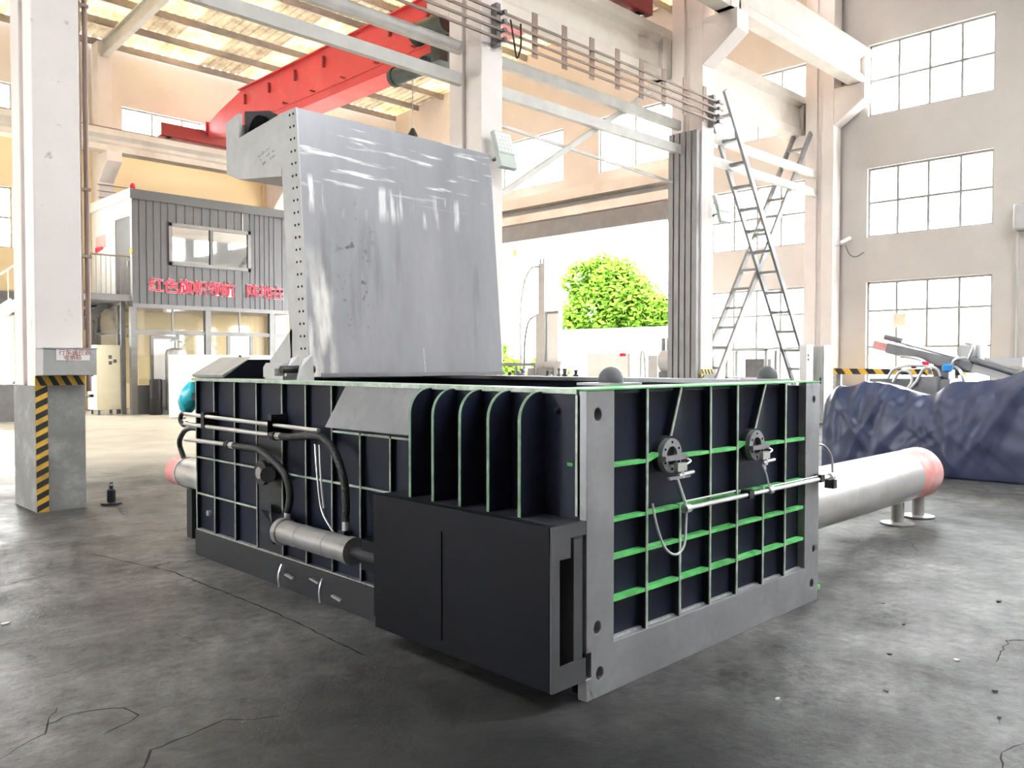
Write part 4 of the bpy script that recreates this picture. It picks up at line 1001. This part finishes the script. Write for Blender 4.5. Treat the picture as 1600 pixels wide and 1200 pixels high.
box(ox0 - .012, ox0, 26.75, 27.55, 5.05, 5.42).build('pink_notice', 'noticepink', of)
MB().prism([(ox0 - .02, 26.95, 5.0), (ox0 - .02, 27.6, 4.92), (ox0 - .02, 27.6, 5.10), (ox0 - .02, 26.95, 5.08)], (.02, 0, 0)).build('red_notice', 'letter', of)
MB().cyl((ox0 - .02, 24.66, 4.72), (ox0, 24.66, 4.72), .09, 14).build('yellow_sticker', 'yellow', of)
# stair and landing
stc = thing('staircase', (8.4, 26.4, 0), 'dark steel staircase and railed landing beside the grey office', 'stairs')
box(7.9, 9.0, 24.65, 28.0, 3.28, 3.46).build('landing', 'machine', stc)
MB().tube([(7.92, 24.7, 4.55), (9.0, 24.7, 4.55)], .025, 8, 1).build('handrail', 'gold', stc)
MB().tube([(7.92, 24.7, 4.55), (7.92, 27.9, 4.55)], .025, 8, 1).build('handrail', 'gold', stc)
for i in range(9): MB().tube([(7.95 + i * .13, 24.7, 3.46), (7.95 + i * .13, 24.7, 4.54)], .011, 6, 1).build('baluster', 'machine', stc)
for i in range(9): MB().tube([(7.92, 25.1 + i * .35, 3.46), (7.92, 25.1 + i * .35, 4.54)], .011, 6, 1).build('baluster', 'machine', stc)
for i in range(11):
    z = 3.2 - i * .28; x = 8.9 - i * .26
    box(x - .15, x + .15, 26.5, 27.4, z - .04, z).build('tread', 'machine', stc)
for y in (26.48, 27.42): MB().bar((8.95, y, 3.35), (6.05, y, .12), .05, .22).build('stringer', 'machine', stc)
for y in (25.1, 27.9): box(8.86, 8.98, y - .05, y + .05, 0, 3.28).build('support_post', 'machine', stc)
# cream cabinet
cb = thing('electrical_cabinet', (8.55, 25.6, 0), 'cream electrical cabinet with black handles at the foot of the stairs', 'cabinet')
MB().box(8.22, 8.9, 25.22, 25.95, .14, 2.02).build('body', 'cream', cb, bevel=.01)
box(8.22, 8.9, 25.195, 25.218, .16, 2.0).build('door', 'cream', cb)
for z in (.55, 1.15, 1.6):
    hd = MB().cyl((8.21, 25.5, z), (8.08, 25.5, z), .045, 10).build('handle', 'blackmetal', cb)
    MB().cyl((8.10, 25.35, z), (8.10, 25.65, z), .03, 8).build('handle_bar', 'blackmetal', hd)
for x, z in ((8.55, 1.62), (8.68, 1.5), (8.55, 1.45)): box(x, x + .09, 25.18, 25.194, z, z + .1).build('switch', 'machine', cb)
for x in (8.3, 8.82):
    for y in (25.3, 25.88): box(x - .03, x + .03, y - .03, y + .03, 0, .14).build('leg', 'machine', cb)
# tank
tk = thing('pressure_tank', (10.05, 24.0, 0), 'upright steel tank with valve on top before the office', 'tank')
MB().lathe((10.05, 24.1, .12), [(.28, 0), (.30, .03), (.30, 1.65), (.26, 1.76), (.12, 1.82), (.02, 1.83)], 24).build('vessel', 'tank', tk)
MB().cyl((10.05, 24.1, 1.94), (10.05, 24.1, 2.15), .03, 8).build('valve_stem', 'tank', tk)
MB().tube([(9.9, 24.1, 2.14), (10.05, 24.1, 2.17), (10.25, 24.1, 2.10)], .03, 8).build('valve_arm', 'tank', tk)
for a in (0, 2.1, 4.2): box(10.05 + .24 * math.cos(a) - .03, 10.05 + .24 * math.cos(a) + .03, 24.1 + .24 * math.sin(a) - .03, 24.1 + .24 * math.sin(a) + .03, 0, .14).build('foot', 'machine', tk)
dc = thing('dark_drum', (9.75, 24.3, 0), 'dark drum standing left of the steel tank', 'drum')
MB().lathe((9.5, 24.2, 0), [(.16, 0), (.17, .02), (.17, .45), (.18, .47), (.17, .49), (.17, 1.0), (.15, 1.03)], 18).build('drum_body', 'blackmetal', dc)
# cream board in front of office
bd = thing('display_board', (10.6, 22.0, 0), 'large cream board standing behind the press before the office', 'board')
box(9.0, 12.3, 22.0, 22.06, .05, 1.72).build('board', 'cream', bd)
for x in (9.3, 12.0): box(x - .04, x + .04, 21.8, 22.3, 0, .06).build('foot', 'machine', bd)

# stair at the far left edge
wr = thing('white_stair', (4.7, 24.2, 0), 'white railed stair at the far left behind the striped column', 'stairs')
for y in (23.8, 24.6): MB().bar((3.3, y, 1.0), (6.0, y, 3.1), .05, .24).build('stringer', 'white', wr)
for i in range(10): box(3.4 + i * .27 - .13, 3.4 + i * .27 + .13, 23.82, 24.58, 1.05 + i * .21, 1.09 + i * .21).build('tread', 'white', wr)
MB().tube([(3.3, 23.8, 2.0), (6.0, 23.8, 4.1)], .03, 8, 1).build('handrail', 'white', wr)
for i in range(11): MB().tube([(3.35 + i * .26, 23.8, 1.05 + i * .202), (3.35 + i * .26, 23.8, 2.03 + i * .202)], .014, 6, 1).build('baluster', 'white', wr)
box(3.3, 6.0, 23.85, 24.55, 0, .95).build('plinth', 'machine', wr)
bb = thing('wall_sheet', (5.6, 28.2, 3.1), 'grey blue panel on the back wall at the left edge', 'panel')
box(4.0, 6.9, 28.2, 28.295, 2.95, 3.65).build('sheet', 'machine', bb)

# ---- end wall side
ec = thing('power_cabinet', (19.6, 9.0, 0), 'grey floor cabinet in front of the end wall column', 'cabinet')
MB().box(19.25, 19.75, 8.78, 9.18, .05, 1.92).build('body', 'machinelight', ec, bevel=.008)
box(19.235, 19.249, 8.80, 9.16, .1, 1.88).build('door', 'boxgrey', ec)
box(19.22, 19.234, 8.84, 8.87, 1.0, 1.15).build('handle', 'blackmetal', ec)
box(19.28, 19.72, 8.80, 9.16, 0, .05).build('plinth', 'machine', ec)
wc = thing('white_cabinet', (18.9, 9.35, 0), 'narrow white cabinet beside the grey floor cabinet', 'cabinet')
MB().box(18.75, 19.1, 8.98, 9.16, 0, 1.93).build('body', 'officewhite', wc)
for z in (1.55, 1.65): box(18.80, 18.86, 8.965, 8.979, z, z + .06).build('switch', 'blackmetal', wc)
sc = thing('security_camera', (21.0, 9.1, 4.6), 'small white security camera on the end column', 'camera')
MB().cyl((20.8, 9.1, 4.55), (21.0, 8.92, 4.68), .05, 12).build('camera_body', 'white', sc)
MB().bar((20.7, 9.19, 4.5), (20.85, 9.08, 4.58), .03, .03).build('arm', 'white', sc)
MB().tube([(20.9, 9.0, 4.5), (21.0, 8.95, 4.28), (21.05, 8.8, 4.2), (21.08, 8.6, 4.3)], .012, 6).build('cable', 'machine', sc)
lp = thing('wall_lamp', (20.9, 5.1, 4.4), 'grey box lamp on the end wall at the right edge', 'lamp')
MB().box(20.75, 21.05, 4.9, 5.22, 4.42, 5.02).build('housing', 'machinelight', lp, bevel=.05)
MB().tube([(20.95, 5.15, 4.42), (20.98, 5.15, 2.5), (20.98, 5.15, .2)], .03, 8, 1).build('conduit', 'machinelight', lp)
nt_ = thing('window_notice', (20.95, 7.75, 2.4), 'pale yellow paper on the lower window glass', 'notice')
box(21.15, 21.16, 7.6, 7.9, 2.4, 2.72).build('paper', 'cream', nt_)
pb = thing('barrier_beam', (20.0, 8.0, 1.2), 'yellow and black striped low beam along the end wall', 'barrier')
box(20.3, 20.45, 6.0, 9.1, 1.22, 1.36).build('beam', 'yellow', pb)
for i in range(8): MB().prism([(20.296, 6.05 + i * .38, 1.22), (20.296, 6.24 + i * .38, 1.22), (20.296, 6.34 + i * .38, 1.36), (20.296, 6.15 + i * .38, 1.36)], (.004, 0, 0)).build('stripe', 'black', pb)
for y in (6.2, 8.9): box(20.33, 20.42, y - .05, y + .05, 0, 1.22).build('post', 'machine', pb)

# tarpaulin pile
prof = [(5.42, .55), (5.36, 1.00), (5.16, 1.12), (4.9, 1.18), (4.62, 1.235), (4.42, 1.17), (4.27, 1.12), (4.05, 1.06), (3.94, 1.035), (3.80, 1.10), (3.63, 1.225), (3.4, 1.25), (3.1, 1.28), (2.76, 1.40), (2.4, 1.5), (1.8, 1.45), (1.0, 1.3), (0.6, 1.0), (.5, .5)]
def tz(y):
    for (a, za), (b, zb) in zip(prof[:-1], prof[1:]):
        if b <= y <= a: return za + (zb - za) * (a - y) / (a - b)
    return .5
rows = []
NU, NV = 260, 60
rnd = random.Random(3)
folds = [(rnd.uniform(.5, 5.4), rnd.uniform(-1.6, 1.6), rnd.uniform(.015, .035), rnd.uniform(.008, .02)) for _ in range(20)] + [(rnd.uniform(.5, 5.4), rnd.uniform(-.7, .7), rnd.uniform(.04, .12), rnd.uniform(.02, .055)) for _ in range(26)]
for i in range(NU + 1):
    y = 5.42 - (5.42 - .5) * i / NU; top = tz(y); r = []
    for j in range(NV + 1):
        t = j / NV
        if t < .55:
            s_ = t / .55; z = top * s_; x = 11.50 + .16 * s_ ** 3 + (.10 * max(0, (s_ - .85) / .15)) ** 1
        else:
            s_ = (t - .55) / .45; z = top - .25 * s_ ** 1.5 + .06 * math.sin(4 * s_ + y * 3) * s_; x = 11.76 + 1.5 * s_
        o = 0
        for fy, sl, wd, am in folds:
            d = (y - fy - sl * (z - .6)) / wd; o += am * math.exp(-d * d)
        o += .012 * math.sin(9 * y + 5 * z) + .01 * math.sin(17 * z - 4 * y)
        edge = min(1, (5.42 - y) / .15)
        if t < .55: x -= o * min(1, s_ * 1.6 + .15) * (1 - .5 * s_); z += .3 * o * s_
        else: z += o * .5 * (1 - s_)
        x += (1 - edge) * .35
        r.append((min(x, 13.28), y, max(z, .012)))
    rows.append(r)
tp = MB().grid(rows).build('tarpaulin', 'tarp', org=(12.3, 3, 0))
tag(tp, 'dark blue tarpaulin draped over a low heap on the right', 'tarpaulin')
md = tp.modifiers.new('thickness', 'SOLIDIFY'); md.thickness = .008

# hydraulic machine behind the tarpaulin
hm = thing('hydraulic_machine', (14.0, 4.4, 0), 'grey hydraulic machine with raised red tipped arm behind the tarpaulin', 'machine')
XM = 13.77
box(13.6, 15.2, 2.6, 5.6, .05, 1.1).build('base_frame', 'machine', hm)
box(13.45, 13.9, 4.35, 4.75, .8, 1.29).build('valve_box', 'machine', hm, bevel=.02)
box(13.5, 14.3, 4.2, 5.4, 1.05, 1.25).build('pump_block', 'machine', hm)
MB().bar((XM, 5.2, 1.74), (XM, 3.95, 1.42), .25, .16).build('boom', 'machine', hm)
MB().bar((XM, 5.42, 1.80), (XM, 5.17, 1.735), .2, .13).build('boom_tip', 'pink', hm, label='red tip of the arm')
MB().cyl((XM, 5.25, 1.90), (XM, 3.9, 1.50), .03, 10).build('cylinder_rod', 'chrome', hm)
MB().cyl((XM, 5.27, 1.92), (XM, 5.0, 1.85), .045, 10).build('rod_end', 'machine', hm)
MB().bar((XM, 4.1, 1.50), (XM, 3.3, 1.28), .22, .18).build('boom', 'machinelight', hm)
MB().cyl((XM - .1, 3.95, 1.55), (XM - .1, 3.1, 1.25), .05, 12).build('cylinder_rod', 'machine', hm)
box(13.7, 14.1, 3.85, 4.15, 1.45, 1.78).build('gearbox', 'machinelight', hm, bevel=.03)
box(13.7, 14.0, 4.28, 4.5, 1.2, 1.5).build('boom_foot', 'machine', hm)
box(13.75, 14.3, 3.3, 3.8, 1.45, 1.58).build('deck', 'machinelight', hm)
for pts in ([(XM - .2, 4.95, 1.6), (XM - .25, 4.7, 1.57), (XM - .25, 4.55, 1.5), (XM - .2, 4.5, 1.33)], [(XM - .3, 5.1, 1.25), (XM - .3, 5.0, 1.40), (XM - .3, 4.7, 1.46), (XM - .3, 4.4, 1.42), (XM - .3, 4.32, 1.30)],
            [(XM - .35, 5.0, 1.2), (XM - .35, 4.9, 1.36), (XM - .35, 4.75, 1.35), (XM - .35, 4.72, 1.2), (XM - .35, 4.8, 1.08)], [(XM - .35, 4.8, 1.05), (XM - .35, 4.66, 1.2), (XM - .35, 4.55, 1.40), (XM - .35, 4.45, 1.42)],
            [(XM - .2, 4.2, 1.4), (XM - .22, 4.15, 1.55), (XM - .2, 4.0, 1.58)], [(XM - .2, 4.15, 1.45), (XM - .25, 4.05, 1.35), (XM - .2, 4.0, 1.15)], [(XM - .15, 3.98, 1.55), (XM - .2, 3.9, 1.75), (XM - .15, 4.02, 1.8)]):
    MB().tube(pts, .024, 8).build('hose', 'chrome', hm)
MB().lathe((13.5, 4.24, 1.36), [(.03, 0), (.07, .02), (.07, .1), (.03, .13)], 12).build('blue_valve', 'blue', hm)
MB().lathe((13.5, 4.55, 1.44), [(.03, 0), (.05, .02), (.05, .07), (.03, .08)], 10).build('red_valve', 'letter', hm)
MB().lathe((13.5, 4.72, 1.41), [(.03, 0), (.045, .02), (.045, .05), (.03, .06)], 10).build('red_valve', 'letter', hm)

# ---- around the doorway
cp = thing('column_press', (18.0, 16.7, 0), 'tall grey post machine with curved hose in the doorway', 'machine')
MB().box(17.7, 18.4, 16.3, 17.2, 0, 1.35).build('base', 'machine', cp, bevel=.02)
MB().box(17.95, 18.25, 16.68, 17.1, 1.35, 2.98).build('cabinet', 'machinelight', cp, bevel=.02)
MB().box(18.0, 18.2, 16.23, 16.62, 1.5, 2.95).build('back_box', 'officewhite', cp)
box(17.98, 18.22, 16.2, 16.66, 2.95, 3.03).build('back_box_top', 'machine', cp)
MB().box(17.9, 18.0, 16.68, 16.93, 1.35, 4.45).build('mast', 'machinelight', cp)
for y in (16.74, 16.86): MB().cyl((17.93, y, 4.45), (17.93, y, 4.6), .025, 8).build('mast_pin', 'machine', cp)
MB().tube([(17.88, 16.9, 4.35), (17.85, 17.2, 4.3), (17.85, 17.5, 3.8), (17.85, 17.62, 2.8), (17.85, 17.6, 1.4), (17.85, 17.6, .2)], .035, 8).build('hose', 'machinelight', cp)
MB().tube([(17.85, 17.0, 2.9), (17.8, 17.25, 2.7), (17.8, 17.4, 2.0), (17.8, 17.4, 1.0)], .03, 8).build('hose', 'machine', cp)
MB().prism([(17.9, 16.2, 1.0), (17.9, 16.0, 1.55), (17.9, 16.7, 1.55), (17.9, 16.6, 1.0)], (.4, 0, 0)).build('chute', 'machinelight', cp)
wbn = thing('workbench', (15.3, 14.2, 0), 'dark workbench crowded with black castings near the doorway', 'workbench')
box(15.0, 15.7, 13.0, 15.9, 1.06, 1.12).build('top', 'machine', wbn)
for x in (15.08, 15.62):
    for y in (13.1, 15.8): box(x - .04, x + .04, y - .04, y + .04, 0, 1.06).build('leg', 'machine', wbn)
box(15.0, 15.05, 14.3, 15.9, 1.42, 1.50).build('shelf_rail', 'machine', wbn)
for y in (14.32, 15.0, 15.8): box(15.01, 15.05, y - .03, y + .03, 1.12, 1.42).build('shelf_post', 'machine', wbn)
rn = random.Random(5)
for i in range(11):
    y = 13.25 + i * .24; h = rn.uniform(.12, .26); r = rn.uniform(.05, .085)
    ob = MB().lathe((15.25 + rn.uniform(-.1, .15), y, 1.121), [(r, 0), (r, h * .4), (r * .55, h * .5), (r * .55, h * .8), (r * .8, h * .85), (r * .7, h)], 12).build('casting', rn.choice(['blackmetal', 'machine', 'machinelight', 'motor']))
    tag(ob, ['last', 'tenth', 'ninth', 'eighth', 'seventh', 'sixth', 'fifth', 'fourth', 'third', 'second', 'first'][i] + ' small turned casting from the left on the dark workbench', 'part', 'castings on the workbench')
wcr = thing('white_crate', (18.2, 14.4, 0), 'plain off-white crate with red tag in the doorway', 'crate')
MB().box(18.0, 18.6, 13.62, 15.12, .1, 1.75).build('body', 'officewhite', wcr, bevel=.02)
box(17.98, 18.0, 13.60, 13.66, .1, 1.76).build('corner_batten', 'machinelight', wcr)
box(17.985, 18.0, 13.75, 13.95, 1.68, 1.77).build('tag', 'letter', wcr)
for y in (13.8, 14.9): box(18.05, 18.55, y - .05, y + .05, 0, .1).build('skid', 'machine', wcr)
cbx = thing('control_pedestal', (18.1, 12.85, 0), 'slim grey control pedestal with bent pipe beside the crate', 'control box')
MB().box(18.0, 18.2, 12.72, 13.02, 0, 1.70).build('body', 'machinelight', cbx, bevel=.01)
MB().tube([(18.0, 13.1, .3), (18.0, 13.12, 1.5), (18.0, 13.18, 1.8), (18.0, 13.25, 1.6), (18.0, 13.26, .3)], .03, 8).build('bent_pipe', 'machinelight', cbx)
for i, y in enumerate((12.2, 12.38, 12.55)):
    pass
pu = thing('pump_unit', (17.0, 10.8, 0), 'dark pump unit with arched hose behind the ladders', 'pump')
MB().box(16.6, 17.4, 10.9, 11.7, 0, 1.3).build('base', 'machine', pu, bevel=.03)
MB().cyl((16.7, 10.9, 1.55), (16.7, 11.6, 1.55), .28, 16).build('motor', 'machinelight', pu)
for y in (11.0, 11.2, 11.4, 11.55): MB().cyl((16.6, y, 1.8), (16.6, y, 2.1), .05, 8).build('gauge', 'machine', pu)
MB().tube([(16.8, 10.9, .4), (16.8, 10.8, 1.5), (16.8, 10.6, 1.85), (16.8, 10.35, 1.6), (16.8, 10.2, .4)], .06, 8).build('hose', 'machinelight', pu)
sg = thing('rack', (19.0, 10.5, 0), 'small steel rack below the window behind the ladders', 'rack')
for y in (10.1, 11.2):
    for x in (18.9, 19.4): box(x - .03, x + .03, y - .03, y + .03, 0, 1.85).build('post', 'machinelight', sg)
for z in (.4, 1.1, 1.8): box(18.87, 19.43, 10.07, 11.23, z, z + .04).build('shelf', 'machinelight', sg)
box(18.95, 19.35, 10.2, 10.7, 1.141, 1.6).build('bin', 'machine', sg)

# ---- outside
bw = MB(); bw.box(28.0, 28.25, 8, 40, -.16, 2.75)
bwo = thing('boundary_wall', (28.1, 22, -.16), 'white boundary wall across the yard outside the doorway', 'wall')
bw.build('wall_body', 'white', bwo); box(27.94, 28.31, 8, 40, 2.75, 2.98).build('coping', 'white', bwo)
def tree(name, loc, h, blobs, label, cat):
    t = thing(name, loc, label, cat)
    x, y, z = loc
    MB().tube([(x, y, z), (x + .1, y, z + h * .35), (x, y + .1, z + h * .75)], .18, 8).build('trunk', 'bark', t)
    rn = random.Random(int(x * 7 + y)); vs = []; fs = []
    for (cx, cy, cz, r) in blobs:
        for _ in range(int(1150 * r * r)):
            d = Vector((rn.gauss(0, 1), rn.gauss(0, 1), rn.gauss(0, 1))).normalized() * r * rn.uniform(.55, 1.05)
            c = Vector((cx, cy, cz)) + d; a = Vector((rn.gauss(0, 1), rn.gauss(0, 1), rn.gauss(0, 1))).normalized(); b = a.orthogonal().normalized()
            s = rn.uniform(.11, .2); k = len(vs); vs += [c + a * s, c + b * s * .55, c - a * s, c - b * s * .55]; fs.append((k, k + 1, k + 2, k + 3))
    o = MB(); o.v = vs; o.f = fs
    lf = o.build('foliage', 'leaf', t, smooth=False); lf['kind'] = 'stuff'
    return t
tree('tree', (35, 27.6, -.16), 6.5, [(35, 29.6, 6.0, 1.25), (35, 28.3, 6.4, 1.0), (35, 27.3, 5.6, 1.5), (35, 28.9, 4.3, 1.7), (35, 26.4, 4.6, 1.6), (35, 25.0, 3.8, 1.4), (35, 30.4, 3.6, 1.0), (35, 23.8, 3.6, 1.0), (35, 27.2, 3.4, 1.5)], 'bushy bright green tree beyond the white boundary wall', 'tree')
tree('bush', (26.5, 24.4, -.16), 1.6, [(26.5, 24.5, 1.4, .7), (26.5, 23.7, .9, .5)], 'yellow green bush beside the tall post machine', 'bush')
tree('bush', (26.5, 27.0, -.16), 1.6, [(26.5, 27.0, 1.2, .7), (26.5, 26.4, .9, .6), (26.5, 27.5, 2.0, .4)], 'low bush at the left of the doorway', 'bush')

# ---- scraps on the floor
sp = [(4.9, 1.75), (4.35, 1.62), (3.85, 1.45), (4.5, 1.35), (5.35, 1.0), (4.2, 1.1), (3.9, 1.0), (4.75, .85), (5.8, 1.5), (6.2, 1.2), (5.25, 2.0), (3.4, 1.75), (2.2, 1.35), (1.6, 3.2), (1.9, 4.4), (1.25, 5.4)]
rn = random.Random(11)
for i, (x, y) in enumerate(sp):
    r = rn.uniform(.012, .026); n = 6
    pts = [(x + r * rn.uniform(.5, 1.4) * math.cos(2 * math.pi * k / n), y + .7 * r * rn.uniform(.5, 1.4) * math.sin(2 * math.pi * k / n), .0005) for k in range(n)]
    o = MB().prism(pts, (0, 0, rn.uniform(.003, .009))).build('metal_scrap', 'paper' if i % 4 == 3 else 'rust', smooth=False)
    dn = math.hypot(x - 4.0, y - 2.3); place = 'left of the press' if x < 2.3 else ('close to the press front' if dn < 1.05 else 'well in front of the press, to the right')
    kind_ = 'pale flake' if i % 4 == 3 else 'dark scrap'
    tag(o, 'tiny ' + kind_ + ' on the concrete floor ' + place, 'scrap', kind_ + 's ' + place)
